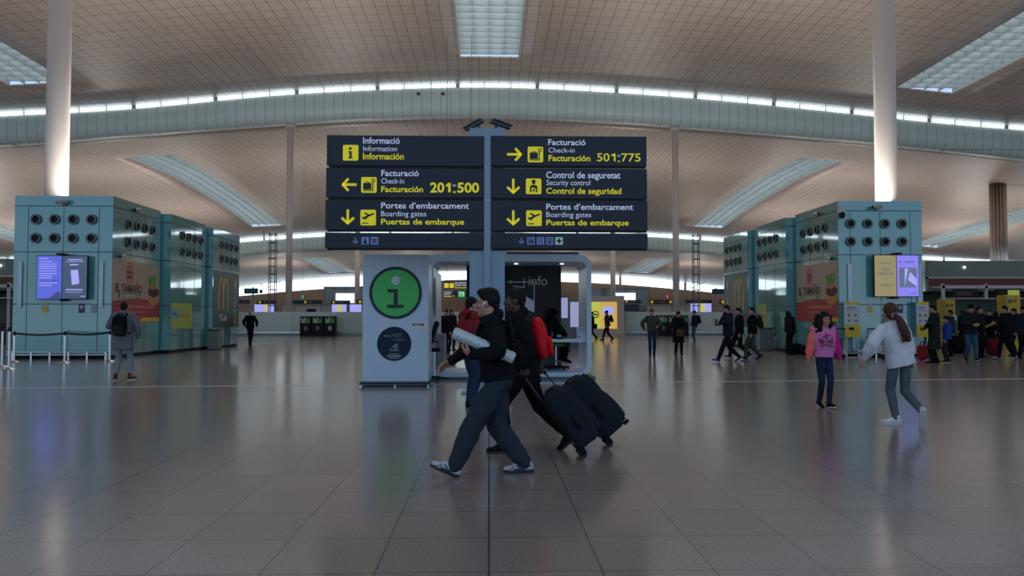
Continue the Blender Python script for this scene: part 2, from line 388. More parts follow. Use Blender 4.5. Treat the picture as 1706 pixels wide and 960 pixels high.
AD_DG = mat('poster_dark_green', (.025, .06, .05), .4); AD_LG = mat('poster_leaf_light', (.17, .36, .07), .6); AD_Y = mat('poster_yellow', (.72, .45, .04), .5); AD_LR = mat('poster_light_red', (.55, .14, .10), .5); AD_BUN = mat('poster_bun', (.50, .24, .07), .6)
def burger_ad(t, f, s0, s1, mirror=False):
    """tan hamburger advertisement over a red banner, set on the tower's side"""
    W = s1 - s0; g = Face(f.o + f.r * s0, f.r)
    p = g.polys('advertisement', [[(0, 1.25), (W, 1.25), (W, 3.42), (0, 3.42)]], AD_T, t, .004, .012); g = Face(f.o + f.r * s0 + f.r.cross(f.u).normalized() * .012, f.r)
    g.polys('banner', [[(0, 1.25), (W, 1.25), (W, 2.02), (W * .5, 2.1), (0, 1.98)]], AD_R, p)
    cx = W * .34
    top = [(cx + .26 * cos(a), 3.10 + .28 * sin(a)) for a in [pi * i / 14 for i in range(15)]]
    bot = [(cx + .26 * cos(a), 2.76 + .14 * sin(a)) for a in [pi + pi * i / 14 for i in range(15)]]
    g.polys('logo', [top, bot], AD_LR, p)
    g.text('BURGER', cx - .25, cx + .25, 2.95, 3.07, AD_R, p, .02, t0=.007); g.text('KING', cx - .22, cx + .22, 2.79, 2.92, AD_R, p, .02, t0=.007)
    g.text('EL TAMAÑO', W * .06, W * .60, 2.29, 2.57, AD_B, p, .03)
    g.polys('text_plate', [[(W * .12, 2.09), (W * .56, 2.09), (W * .56, 2.26), (W * .12, 2.26)]], mat('poster_mid_green', (.10, .2, .09), .5), p)
    g.text('SÍ IMPORTA', W * .15, W * .53, 2.11, 2.22, AD_GW, p, .02, t0=.007)
    g.polys('small_print', [[(W * .3, 1.76), (W * .86, 1.74), (W * .86, 1.83), (W * .3, 1.85)], [(W * .3, 1.58), (W * .7, 1.57), (W * .7, 1.62), (W * .3, 1.63)], [(W * .3, 1.42), (W * .6, 1.41), (W * .6, 1.45), (W * .3, 1.46)]], AD_LR, p, t0=.002, t1=.010)
    bx = W * .86; R_ = random.Random(3)
    el = lambda cx_, cz_, rx, rz_: [(min(W - .005, cx_ + rx * cos(2 * pi * i / 36)), cz_ + rz_ * sin(2 * pi * i / 36)) for i in range(36)]
    g.polys('burger_bun', [el(bx, 2.06, .44, .21)], AD_BUN, p, t0=.002, t1=.0085); g.polys('burger_patty', [el(bx, 2.36, .46, .19)], AD_B, p, t0=.002, t1=.009)
    for k in range(9): g.polys('lettuce', [circ(min(W - .12, bx - .30 + .15 * (k % 4) + .03 * R_.random()), 2.66 + .09 * (k // 3) + .05 * R_.random(), .10 + .03 * R_.random(), 9)], (AD_G, AD_LG)[k % 2], p, t0=.003, t1=.010 + .001 * k)
    g.polys('yellow_strip', [[(W * .55, 1.26), (W, 1.26), (W, 1.40), (W * .6, 1.40)]], AD_Y, p, t0=.002, t1=.009)
    g.polys('tomato', [el(bx - .08, 2.53, .30, .08)], AD_LR, p, t0=.004, t1=.0095)
def arches_ad(t, f, s0, s1, flip):
    W = s1 - s0; n = f.r.cross(f.u).normalized(); g = Face(f.o + f.r * s0, f.r)
    p = g.polys('advertisement', [[(0, .95), (W, .95), (W, 3.5), (0, 3.5)]], AD_DG, t, .004, .012); g = Face(g.o + n * .012, f.r)
    mx = W * (.36 if not flip else .66); b = MB()
    for sx in (-1, 1):
        pts = []
        for i in range(25):
            u_ = i / 24; a = pi * u_; pts.append((mx + sx * .30 + .30 * cos(a), 1.75 + 1.42 * (sin(a) ** .55)))
        for i in range(24): b.prism(g.o, g.r, g.u, seg(*pts[i], *pts[i + 1], .11), .001 + .0004 * (i % 2), .006 + .0004 * (i % 2))
    b.build('logo', AD_Y, p)
    g.text('McCafé', mx - .48, mx + .48, 1.25, 1.55, AD_GW, p, .01)
    vx = W * (.83 if not flip else .14)
    g.polys('white_mark', [[(vx - .1, 2.9), (vx + .06, 2.75), (vx + .13, 3.3), (vx + .02, 3.05), (vx - .05, 3.2)], seg(vx, 2.6, vx + .1, 2.65, .09)], AD_GW, p)
    g.polys('small_print', [circ(vx - .02, 2.35, .06, 12), circ(vx + .08, 2.12, .07, 12), seg(vx - .1, 1.9, vx + .1, 2.0, .05), seg(vx - .12, 1.75, vx - .02, 1.6, .05)], AD_GW, p)
    g.polys('picture', [[(vx - .16, 1.1), (vx - .02, 1.1), (vx - .02, 1.4), (vx - .16, 1.4)], [(vx + .04, 1.08), (vx + .2, 1.08), (vx + .2, 1.42), (vx + .04, 1.42)]], AD_BUN, p)
def lime_ad(t, f, s0, s1):
    W = s1 - s0; n = f.r.cross(f.u).normalized(); g = Face(f.o + f.r * s0, f.r)
    p = g.polys('advertisement', [[(0, .95), (W, .95), (W, 1.98), (0, 1.98)]], AD_L, t, .004, .012); g = Face(g.o + n * .012, f.r)
    g.polys('picture', [[(.02, 1.36), (W * .36, 1.36), (W * .36, 1.72), (.02, 1.72)]], AD_BL, p)
    g.polys('logo', [circ(W * (.45 + .12 * i), 1.44 + .03 * (i % 2), .09, 14) for i in range(4)], AD_BUN, p, t1=.008)
    g.polys('small_print', [[(W * .03, 1.5), (W * .15, 1.62), (W * .3, 1.48), (W * .28, 1.42), (W * .15, 1.52)]], mat('poster_deep_blue', (.03, .08, .3), .5), p, t0=.006, t1=.009)
XL, XR = -12.83, 12.40
for sd in (1, -1):
    nm = 'left' if sd > 0 else 'right'
    def X(a, b): return (-b, -a) if sd > 0 else (a, b)
    a = X(12.83, 16.12) if sd > 0 else (12.40, 15.42); y0 = 26.9 if sd > 0 else 27.3
    t1, FF1, SF1, W1, D1 = tower('%s row of teal glass towers, nearest tower with twin screens and hamburger advert' % nm, a[0], a[1], y0, y0 + 3.85, 5.55, sd, True)
    burger_ad(t1, SF1, 0.0 if sd > 0 else .05, 3.8)
    b_ = X(12.47, 15.6) if sd > 0 else (12.05, 15.2)
    t2, FF2, SF2, W2, D2 = tower('%s row of teal glass towers, middle tower with a lime green poster' % nm, b_[0], b_[1], y0 + 4.0, y0 + 7.7, 5.46, sd, False)
    lime_ad(t2, SF2, .05 if sd > 0 else .25, 2.2 if sd > 0 else 1.4)
    c_ = X(12.22, 15.3) if sd > 0 else (11.80, 14.9)
    t3, FF3, SF3, W3, D3_ = tower('%s row of teal glass towers, farthest tower with dark green yellow arches advert' % nm, c_[0], c_[1], y0 + 7.95, y0 + 11.6, 5.38, sd, False)
    arches_ad(t3, SF3, .1, 3.6, sd < 0)
    # handles and notices on the front face
    f = FF1
    for xx in ((.18, W1 - .40) if sd > 0 else (.30, W1 - .22)):
        b = MB(); b.box(f.o.x + xx, f.o.x + xx + .13, y0 - .06, y0, 1.75, 3.3); b.build('door_pull', mat('pull_steel', (.35, .40, .45), .3, .6), t1)
    nx = .98 if sd > 0 else 1.0
    q = f.polys('notice', [[(nx, 1.58), (nx + .2, 1.58), (nx + .2, 1.91), (nx, 1.91)]], mat('notice_cream', (.5, .48, .34), .5), t1, .002, .012)
    Face(f.o + V((0, -.012, 0)), f.r).polys('notice_band', [[(nx, 1.58), (nx + .2, 1.58), (nx + .2, 1.72), (nx, 1.72)]], AD_Y, q)
    nx += 1.22 if sd > 0 else 1.08
    q = f.polys('notice', [[(nx, 1.56), (nx + .2, 1.56), (nx + .2, 1.88), (nx, 1.88)]], mat('notice_navy', (.02, .03, .10), .4), t1, .002, .012)
    Face(f.o + V((0, -.012, 0)), f.r).polys('notice_mark', [circ(nx + .1, 1.76, .06, 18)], mat('notice_pink', (.6, .45, .5), .5), q)
    if sd > 0:
        f.polys('notice', [[(nx + .42, 1.56), (nx + .62, 1.56), (nx + .62, 1.88), (nx + .42, 1.88)]], mat('notice_grey', (.25, .36, .36), .4), t1, .002, .012)
    b = MB()
    for z in (.14, .24): b.cyl((a[0] + (-.1 if sd > 0 else 0), y0 - .12, z), (a[1], y0 - .12, z), .025)
    for k in range(6): b.box(a[0] + .1 + k * (a[1] - a[0] - .2) / 5 - .03, a[0] + .1 + k * (a[1] - a[0] - .2) / 5 + .03, y0 - .14, y0 - .0, .0, .26)
    b.build('bumper_rail', CHROME, t1)
    # cameras and lamps on the towers
    cams = ((1.72, 5.28, 'security camera high on the front of the %s near tower' % nm), )
    for cx, cz, lab in cams:
        cx = f.o.x + cx + (0 if sd > 0 else -.35)
        t = thing('security_camera', lab, 'camera', (cx, y0, cz))
        MB().box(cx - .05, cx + .05, y0 - .06, y0, cz - .06, cz + .06).build('bracket', GREYM, t)
        MB().cyl((cx - .22, y0 - .22, cz + .02), (cx + .12, y0 - .12, cz + .07), .06, .075, 16).build('housing', mat('camera_grey', (.33, .34, .33), .5), t)
        MB().cyl((cx - .235, y0 - .225, cz + .018), (cx - .2, y0 - .215, cz + .023), .05, .05, 16).build('lens', DARK, t)
    fx = SF1.o.x; px_ = .12
    for yy, zz, lab in ((y0 + 1.6, 5.28, 'small camera high on the side of the %s near tower' % nm), (y0 + .55, 3.52, 'small white camera just above the %s hamburger advert' % nm)):
        t = thing('security_camera', lab, 'camera', (fx, yy, zz))
        MB().box(min(fx, fx + sd * .06), max(fx, fx + sd * .06), yy - .05, yy + .05, zz - .06, zz + .06).build('bracket', GREYM, t)
        MB().cyl((fx + sd * .1, yy - .18, zz), (fx + sd * .1, yy + .14, zz + .05), .055, .065, 16).build('housing', mat('camera_white', (.5, .5, .48), .5), t)
        MB().cyl((fx + sd * .1, yy - .19, zz - .002), (fx + sd * .1, yy - .17, zz), .045, .045, 16).build('lens', DARK, t)
p = V((12.55, 27.2, 5.25)); t = thing('security_camera', 'white dome camera on the corner of the right near tower', 'camera', p)
b = MB(); b.box(12.37, 12.6, 27.1, 27.3, 5.1, 5.35, .02); b.build('bracket', mat('camera_white'), t); MB().ell((12.47, 27.12, 5.02), (.1, .1, .12)).build('dome', DARK, t, True)
# twin screens
def twin_screen(label, x0, x1, z0, z1, y, left, right):
    t = thing('wall_screen', label, 'screen', ((x0 + x1) / 2, y, (z0 + z1) / 2))
    MB().box(x0, x1, y - .10, y - .02, z0, z1, .01).build('bezel', DARK, t)
    b = MB(); b.box((x0 + x1) / 2 - .1, (x0 + x1) / 2 + .1, y - .3, y + .12, z1, z1 + .06); b.box((x0 + x1) / 2 - .08, (x0 + x1) / 2 + .08, y - .05, y + .14, z0 - .06, z1 + .03); b.build('mount', DARK, t)
    xm = (x0 + x1) / 2; out = []
    for a, c, m in ((x0 + .02, xm - .012, left), (xm + .012, x1 - .02, right)):
        f = Face((a, y - .10, z0 + .02), (1, 0, 0)); Wd, Hd = c - a, z1 - z0 - .04
        q = f.polys('display', [[(0, 0), (Wd, 0), (Wd, Hd), (0, Hd)]], m, t, .001, .004)
        out.append((Face((a, y - .104, z0 + .02), (1, 0, 0)), q, Wd, Hd))
    return out
SB = mat('screen_blue', (.02, .03, .1), .3, emit=1.0, ecol=(.09, .12, .62)); SV = mat('screen_violet', (.05, .05, .2), .3, emit=1.0, ecol=(.22, .20, .78)); SG = mat('screen_slate', (.03, .05, .08), .3, emit=1.0, ecol=(.040, .065, .12)); SY = mat('screen_straw', (.1, .1, .05), .3, emit=1.0, ecol=(.26, .22, .10))
SW = mat('screen_pale', (.1, .1, .2), .3, emit=1.0, ecol=(.36, .36, .85)); SD = mat('screen_ink', (.02, .02, .06), .3, emit=1.0, ecol=(.04, .05, .20)); SGR = mat('screen_photo_grey', (.05, .06, .08), .3, emit=1.0, ecol=(.10, .13, .22))
y = 26.75
L, R = twin_screen('pair of blue and slate screens on the left teal tower', ax(62, y), ax(147, y), az(499, y, 100), az(426, y, 100), y, SB, SG)
f, q, Wd, Hd = L
rows = [[(.1 * Wd, Hd * z), (wd * Wd, Hd * z), (wd * Wd, Hd * (z + .018)), (.1 * Wd, Hd * (z + .018))] for z, wd in ((.93, .45), (.86, .62), (.80, .8), (.75, .8), (.70, .75), (.64, .8), (.58, .8), (.53, .6), (.48, .6), (.36, .85), (.30, .6))]
f.polys('small_print', rows, SW, q); f.polys('picture', [[(Wd * .5, .01), (Wd * .97, .01), (Wd * .97, Hd * .14), (Wd * .86, Hd * .18), (Wd * .72, Hd * .12)], circ(Wd * .22, Hd * .42, .025, 12), circ(Wd * .36, Hd * .42, .025, 12), circ(Wd * .5, Hd * .42, .025, 12), seg(Wd * .6, Hd * .42, Wd * .88, Hd * .42, .03)], SD, q)
f, q, Wd, Hd = R
f.polys('small_print', [[(Wd * a, Hd * z), (Wd * c, Hd * z), (Wd * c, Hd * (z + h)), (Wd * a, Hd * (z + h))] for z, a, c, h in ((.90, .22, .8, .025), (.86, .14, .9, .012), (.78, .3, .65, .03), (.20, .15, .85, .025), (.15, .15, .8, .012), (.05, .76, .95, .02))], SW, q)
f.polys('picture', [[(Wd * .34, Hd * .67), (Wd * .64, Hd * .68), (Wd * .70, Hd * .35), (Wd * .40, Hd * .32)]], SW, q)
y = 27.1
L, R = twin_screen('pair of straw and violet screens on the right teal tower', ax(1455, y), ax(1530, y), az(495, y, 1490), az(425, y, 1490), y, SY, SV)
f, q, Wd, Hd = L; INK = mat('screen_grey_ink', (.1, .1, .1), .3, emit=1.0, ecol=(.11, .10, .09))
f.text('AUTO', Wd * .32, Wd * .70, Hd * .62, Hd * .69, INK, q, .02); f.text('CHECK-IN', Wd * .14, Wd * .88, Hd * .52, Hd * .59, INK, q, .02); f.text('vueling', Wd * .2, Wd * .82, Hd * .25, Hd * .31, INK, q, .02)
f.polys('small_print', [[(Wd * .2, Hd * .8), (Wd * .8, Hd * .8), (Wd * .8, Hd * .82), (Wd * .2, Hd * .82)], circ(Wd * .5, Hd * .43, .02, 10)], INK, q)
f, q, Wd, Hd = R
f.polys('picture', [[(Wd * .1, Hd * .22), (Wd * .9, Hd * .22), (Wd * .9, Hd * .70), (Wd * .1, Hd * .70)]], SGR, q)
f.polys('picture_detail', [[(Wd * .34, Hd * .24), (Wd * .52, Hd * .68), (Wd * .36, Hd * .68)], [(Wd * .5, Hd * .4), (Wd * .9, Hd * .24), (Wd * .9, Hd * .42), (Wd * .6, Hd * .6)]], SW, q, t0=.005, t1=.008)
f.text('VUELING', Wd * .34, Wd * .8, Hd * .82, Hd * .86, SD, q, .02); f.polys('small_print', [circ(Wd * .16, Hd * .84, .03, 12), seg(Wd * .6, Hd * .08, Wd * .92, Hd * .08, .02)], SD, q)
# tall yellow and white notice boards in front of the right tower
for (xa, xb), lab in (((1406, 1432), 'tall yellow and white bag-drop notice left of the luggage trolley'), ((1526, 1547), 'tall yellow and white bag-drop notice on the right corner of the tower')):
    y = 27.02; x0, x1 = ax(xa, y), ax(xb, y); z0, z1 = az(562, y, xa), az(503, y, xa)
    t = thing('notice_board', lab, 'sign', ((x0 + x1) / 2, y, 0))
    b = MB(); b.box(x0, x1, y - .03, y, z0, z1); b.box(x0 + .05, x0 + .09, y - .03, y, .02, z0); b.box(x1 - .09, x1 - .05, y - .03, y, .02, z0); b.box(x0, x1, y - .12, y + .1, 0, .03)
    b.build('panel', mat('notice_white', (.55, .58, .62), .5), t)
    f = Face((x0, y - .03, z0), (1, 0, 0)); Wd, Hd = x1 - x0, z1 - z0; YL = mat('notice_yellow', (.68, .50, .03), .5)
    f.polys('yellow_band', [[(0, 0), (Wd, 0), (Wd, Hd * .36), (0, Hd * .36)], [(0, Hd * .92), (Wd, Hd * .92), (Wd, Hd), (0, Hd)]], YL, t)
    f.polys('pictogram', [circ(Wd * .3, Hd * .62, .055, 14), circ(Wd * .72, Hd * .62, .055, 14)], mat('notice_olive', (.25, .22, .03), .5), t)
    f.polys('small_print', [seg(Wd * .12, Hd * .83, Wd * .7, Hd * .83, .04), seg(Wd * .12, Hd * .76, Wd * .85, Hd * .76, .02), seg(Wd * .2, Hd * .46, Wd * .4, Hd * .46, .06), seg(Wd * .62, Hd * .46, Wd * .85, Hd * .46, .06)], mat('notice_blue', (.10, .15, .35), .5), t)
    f.polys('bag_mark', [rrect(Wd * .28, Wd * .6, Hd * .2, Hd * .28, .02)], DARK, t, t0=.007, t1=.009)

# ================================================================ DIRECTION SIGN
YS = 14.7
sg = thing('direction_sign', 'tall blue grey post carrying eight navy direction boards with yellow and white lettering', 'sign', (-.04, YS + .1, 0))
px0, px1 = ax(782, YS), ax(841, YS); ztop = az(213, YS); zs = az(228, YS)
b = MB(); b.box(px0, px1, YS + .02, YS + .22, 0.03, ztop, .006); b.box(px0 - .15, px1 + .15, YS - .08, YS + .32, 0, .03); b.build('post', STEELB, sg)
MB().box(ax(806.5, YS), ax(817, YS), YS - .06, YS + .02, az(600, YS), zs).build('rib', vary(mat('steel_rib', (.20, .29, .38), .35, .1), 3, .04), sg)
def board(xa, xb, ya, yb, pxr):
    x0, x1, z0, z1 = ax(xa, YS), ax(xb, YS), az(yb, YS, pxr), az(ya, YS, pxr)
    b = MB(); b.box(x0, x1, YS - .05, YS + .02, z0, z1, .004)
    o = b.build('sign_board', NAVY, sg)
    MB().box(x0 + .04, x1 - .02, YS - .03, YS + .02, z0 - .035, z0).build('lower_edge', DARK, o)
    return o, Face((0, YS - .05, 0), (1, 0, 0))
def tx(o, f, s, xa, xb, ya, yb, m, bold=0): f.text(s, ax(xa, YS), ax(xb, YS), az(yb, YS), az(ya, YS), m, o, bold)
def pp(pts): return [(ax(x, YS), az(y, YS)) for x, y in pts]
def pseg(x0, y0, x1, y1, w):
    a, b2 = pp([(x0, y0), (x1, y1)]); return seg(*a, *b2, w * YS / F)
def prr(x0, x1, y0, y1, r): return rrect(ax(x0, YS), ax(x1, YS), az(y1, YS), az(y0, YS), r * YS / F)
def pcirc(x, y, r, n=18): return circ(ax(x, YS), az(y, YS), r * YS / F, n)
def arrow(o, f, cx, cy, ang, m, k=1.0, wd=4.3):
    q = []; c_, s__ = cos(ang), sin(ang)
    def T(x, y): return cx + (x * c_ - y * s__) * k, cy + (x * s__ + y * c_) * k
    L = lambda a, b2: (*T(*a), *T(*b2), wd * k)
    f.polys('arrow', [pseg(*L((-12.5, 0), (9.5, 0))), pseg(*L((1.2, -10.2), (11.3, .8))), pseg(*L((1.2, 10.2), (11.3, -.8)))], m, o)
def one(o, f, xa, xb, ya, yb, w_):
    f.polys('lettering', [pp([(xb - w_, ya), (xb, ya), (xb, yb), (xb - w_, yb), (xb - w_, ya + w_ * 1.25), (xa, ya + w_ * 1.55), (xa, ya + w_ * .75)])[::-1]], SIGNY, o, .001, .004)
def pict(o, f, x0, y0, kind, s=26, fg=NAVY, bgm=SIGNY):
    q = f.polys('pictogram', [prr(x0, x0 + s, y0, y0 + s, 2.5 * s / 26)], bgm, o); g_ = Face(f.o + V((0, -.006, 0)), f.r); k = s / 26
    P = lambda pts: pp([(x0 + a * k, y0 + b2 * k) for a, b2 in pts]); S = lambda a, b2, c, d, w_: pseg(x0 + a * k, y0 + b2 * k, x0 + c * k, y0 + d * k, w_ * k)
    if kind == 'i': ps = [pcirc(x0 + 12.5 * k, y0 + 6 * k, 2.3 * k), P([(9.3, 10.5), (14.7, 10.5), (14.7, 20.5), (16.5, 20.5), (16.5, 22.5), (9, 22.5), (9, 20.5), (11, 20.5), (11, 12.5), (9.3, 12.5)])]
    elif kind == 'bag':
        ps = [P([(3.5, 10), (17, 10), (17, 20.5), (3.5, 20.5)]), S(7, 8.6, 13.4, 8.6, 1.2), S(7.5, 10.5, 7.5, 8.2, 1.2), S(13, 10.5, 13, 8.2, 1.2), S(3.5, 22, 20, 22, 1.6), S(19.4, 22.6, 19.4, 7.5, 1.6)] + [S(20.3 + 2.6 * cos(a), 5.5 + 2.6 * sin(a), 20.3 + 2.6 * cos(a + .5), 5.5 + 2.6 * sin(a + .5), 1.3) for a in [i * pi / 6 for i in range(12)]]
    elif kind == 'plane': ps = [S(3.5, 14.5, 22.8, 6.2, 2.6), S(7, 5.2, 14.6, 9.6, 2.6), S(5, 13.2, 3.2, 12.4, 2), S(12.8, 10.6, 7, 16.2, 2), S(2.8, 22.3, 13.5, 22.3, 1.6)]
    elif kind == 'officer': ps = [pcirc(x0 + 13 * k, y0 + 6.8 * k, 2.8 * k), S(9.2, 4.2, 16.8, 4.2, 1.6), S(10.5, 2.9, 15.5, 2.9, 1.6), P([(7, 23), (7, 13.2), (10.5, 10.6), (15.5, 10.6), (19.2, 13.2), (19.2, 23), (16.8, 23), (16.8, 15.5), (13.2, 19.5), (15.6, 19.5), (15.6, 21.2), (10, 21.2), (14.8, 15.2), (9.4, 15.2), (9.4, 23)])]
    elif kind == 'baby': ps = [pcirc(x0 + 13 * k, y0 + 7 * k, 3 * k), P([(9, 11), (17, 11), (19, 18), (17, 24), (9, 24), (7, 18)])]
    elif kind == 'bed': ps = [S(4, 9, 22, 9, 4), S(4, 19, 22, 19, 3), S(6, 14, 20, 14, 3)]
    elif kind == 'wc': ps = [pcirc(x0 + 8 * k, y0 + 6 * k, 2.4 * k), pcirc(x0 + 18 * k, y0 + 6 * k, 2.4 * k), P([(5, 9.5), (11, 9.5), (11, 16), (9.5, 23), (6.5, 23), (5, 16)]), P([(15.5, 9.5), (20.5, 9.5), (22.5, 17), (19.5, 23), (16.5, 23), (13.5, 17)]), S(13, 3, 13, 23, 1)]
    elif kind == 'lift': ps = [S(9, 4, 9, 22, 3), S(17, 4, 17, 22, 3)]
    elif kind == 'arch': ps = [S(5, 22, 5, 6, 2.5), S(21, 22, 21, 6, 2.5), S(5, 5.5, 21, 5.5, 2.5), pcirc(x0 + 13 * k, y0 + 11 * k, 3 * k), P([(9, 23), (10, 15), (16, 15), (17, 23)])]
    elif kind == 'cross': ps = [S(13, 4, 13, 22, 6), S(4, 13, 22, 13, 6)]
    g_.polys('pictogram_mark', ps, fg, q)
o, f = board(543, 806, 227, 277, 675)
pict(o, f, 570, 244, 'i'); tx(o, f, 'Informació', 603.5, 665, 231.5, 241.5, SIGNW, .013); tx(o, f, 'Information', 604, 660.5, 245.5, 254, SIGNW); tx(o, f, 'Información', 603.5, 672, 257.5, 267.5, SIGNY, .022)
o, f = board(542.3, 806, 281, 330, 675)
arrow(o, f, 581, 309.6, pi, SIGNY); pict(o, f, 601, 297, 'bag'); tx(o, f, 'Facturació', 634.5, 697, 285.5, 295, SIGNW, .013); tx(o, f, 'Check-in', 634.5, 672.5, 299, 307.5, SIGNW); tx(o, f, 'Facturación', 634.5, 704.5, 312, 321.5, SIGNY, .022)
tx(o, f, '20', 716, 740, 306, 321.5, SIGNY, .03); one(o, f, 742.5, 750.5, 306, 321.5, 4.3); tx(o, f, '500', 761.5, 798, 306, 321.5, SIGNY, .03); tx(o, f, 'to', 753.5, 760, 307, 312, SIGNW); tx(o, f, 'a', 754, 759.5, 318, 322.5, SIGNY, .02)
o, f = board(541.5, 806, 334, 383.5, 675)
arrow(o, f, 579, 363, pi / 2, SIGNY); pict(o, f, 600, 351, 'plane'); tx(o, f, 'Portes d’embarcament', 634.5, 781, 339, 348.5, SIGNW, .013); tx(o, f, 'Boarding gates', 634.5, 710, 353, 361.5, SIGNW); tx(o, f, 'Puertas de embarque', 634.5, 773, 366, 375, SIGNY, .022)
o, f = board(541, 806, 388.5, 414, 675)
arrow(o, f, 592, 402, pi / 2, SIGNB, .45, 4); pict(o, f, 602, 396, 'baby', 12.5, NAVY, SIGNB); pict(o, f, 617.5, 396, 'bed', 12.5, NAVY, SIGNB)
o, f = board(817, 1078, 228, 277.5, 945)
arrow(o, f, 857, 258, 0, SIGNY); pict(o, f, 879, 245, 'bag'); tx(o, f, 'Facturació', 913.5, 976, 232.5, 242, SIGNW, .013); tx(o, f, 'Check-in', 914, 957.5, 246.5, 254.5, SIGNW); tx(o, f, 'Facturación', 914, 984, 259, 268.5, SIGNY, .022)
tx(o, f, '50', 995, 1016, 255.5, 268.5, SIGNY, .012); one(o, f, 1018.5, 1026, 255.5, 268.5, 2.9); tx(o, f, '775', 1035.5, 1068, 255.5, 268.5, SIGNY, .012); tx(o, f, 'to', 1028.5, 1034.5, 256.5, 261, SIGNW); tx(o, f, 'a', 1029, 1034, 265.5, 270, SIGNY)
o, f = board(817, 1078.5, 282, 331.5, 945)
arrow(o, f, 855, 311, pi / 2, SIGNY); pict(o, f, 876, 298, 'officer'); tx(o, f, 'Control de seguretat', 910, 1034, 286.5, 297, SIGNW, .013); tx(o, f, 'Security control', 910.5, 983.5, 300, 309, SIGNW); tx(o, f, 'Control de seguridad', 910, 1035.5, 313.5, 323, SIGNY, .022)
o, f = board(817, 1079, 335, 384.5, 945)
arrow(o, f, 855, 363.5, pi / 2, SIGNY); pict(o, f, 876.5, 351, 'plane'); tx(o, f, 'Portes d’embarcament', 910, 1055, 340, 349.5, SIGNW, .013); tx(o, f, 'Boarding gates', 910, 985, 353.5, 362, SIGNW); tx(o, f, 'Puertas de embarque', 910, 1047.5, 366.5, 375.5, SIGNY, .022)
o, f = board(817, 1079, 389, 414.5, 945)
arrow(o, f, 868.5, 401.5, pi / 2, SIGNB, .45, 4)
for x, k in ((878, 'wc'), (894, 'lift'), (909.5, 'arch')): pict(o, f, x, 395.5, k, 12.5, NAVY, SIGNB)
pict(o, f, 925, 395.5, 'cross', 12.5, mat('pharmacy_green', (.01, .12, .08), .5), mat('pharmacy_white', (.4, .6, .62), .5, emit=.15))
for x0_, y0_, x1_, y1_, bx, lab in ((776, 216, 804, 201, 798, 'bullet security camera on top of the sign post pointing left'), (818, 202, 849, 213, 826, 'bullet security camera on top of the sign post pointing right')):
    p0, p1, pb = at(x0_, y0_, YS + .05), at(x1_, y1_, YS + .1), at(bx, 212.5, YS + .1)
    t = thing('security_camera', lab, 'camera', (pb.x, pb.y, ztop))
    lens, rear = (p0, p1) if x0_ < 800 else (p1, p0)
    CB = mat('camera_slate', (.03, .05, .06), .4); mid = lens.lerp(rear, .7)
    MB().chain([pb + V((0, 0, -.03)), mid], [.025, .025], 10).build('bracket', CB, t); d = (rear - lens).normalized()
    b = MB(); b.cyl(lens, rear, .044, .05, 20); b.build('housing', CB, t, False); b = MB(); b.box(-.2, .19, -.055, .055, .045, .06)
    q = d.to_track_quat('X', 'Z').to_matrix(); 
    if q @ V((0, 0, 1)) and (q @ V((0, 0, 1))).z < 0: q = q @ M.Rotation(pi, 3, 'X')
    for v in b.b.verts: v.co = lens.lerp(rear, .42) + q @ v.co
    b.build('sun_hood', CB, t); MB().cyl(lens - d * .012, lens + d * .01, .036, .036).build('lens', DARK, t)

# ================================================================ INFORMATION POINT
YT = 16.25
x0, x1 = ax(604, YT), ax(714, YT); z0, z1 = .10, az(424, YT, 660)
tt = thing('information_totem', 'white information totem with a big green circled letter i, left of sign post', 'totem', ((x0 + x1) / 2, YT + .3, 0))
MB().box(x0, x1, YT, YT + .9, z0, z1, .008).build('panel', WHITEP, tt)
b = MB(); b.box(x0 - .06, x1 + .04, YT - .08, YT + .95, .035, .06); b.box(x0 - .04, x1 + .02, YT - .06, YT + .93, .075, .1); b.build('base_plate', mat('base_dark', (.05, .08, .11), .4), tt)
b = MB()
for x in (x0 - .02, (x0 + x1) / 2, x1): b.cyl((x, YT - .05, 0), (x, YT - .05, .04), .025); b.cyl((x, YT + .8, 0), (x, YT + .8, .04), .025)
b.build('levelling_foot', CHROME, tt)
f = Face((0, YT, 0), (1, 0, 0)); cx, cz, k = ax(659, YT), az(488, YT, 659), YT / F
q = f.polys('green_disc', [circ(cx, cz, 42.5 * k, 64)], GREEN, tt, .001, .008)
b = MB(); b.band(circ(cx, cz, 43.5 * k, 64), circ(cx, cz, 38.8 * k, 64), lambda p: V((p[0], YT - .014, p[1])), lambda p: V((p[0], YT, p[1]))); b.build('disc_rim', NAVY, q)
g_ = Face((0, YT - .008, 0), (1, 0, 0)); P = lambda pts: [(ax(x, YT), az(y, YT, 659)) for x, y in pts]
g_.polys('letter_dot', [circ(cx, az(467.5, YT, 659), 7.2 * k, 28)], mat('lavender_white', (.62, .62, .78), .5), q)
g_.polys('letter_i', [P([(645.5, 482), (662.5, 482), (662.5, 508), (672.5, 508), (672.5, 513.5), (645, 513.5), (645, 508), (656, 508), (656, 487.5), (645.5, 487.5)])], NAVY, q)
cx2, cz2 = ax(657, YT), az(573, YT, 657)
q = f.polys('navy_disc', [circ(cx2, cz2, 28.3 * k, 56)], mat('disc_navy', (.010, .030, .055), .5, spec=.15), tt, .001, .006); g_ = Face((0, YT - .006, 0), (1, 0, 0))
PALE = mat('disc_print', (.28, .40, .42), .5); PALEG = mat('disc_print_green', (.12, .26, .2), .5)
def mtx(s, xa, xb, ya, yb, m, o_=q): g_.text(s, ax(xa, YT), ax(xb, YT), az(yb, YT, 657), az(ya, YT, 657), m, o_)
mtx('MEET', 653, 670, 556, 562, PALEG); mtx('+ ASSIST', 653, 676, 564.5, 568.5, PALEG); mtx('ap', 640, 650, 557.5, 561, PALE)
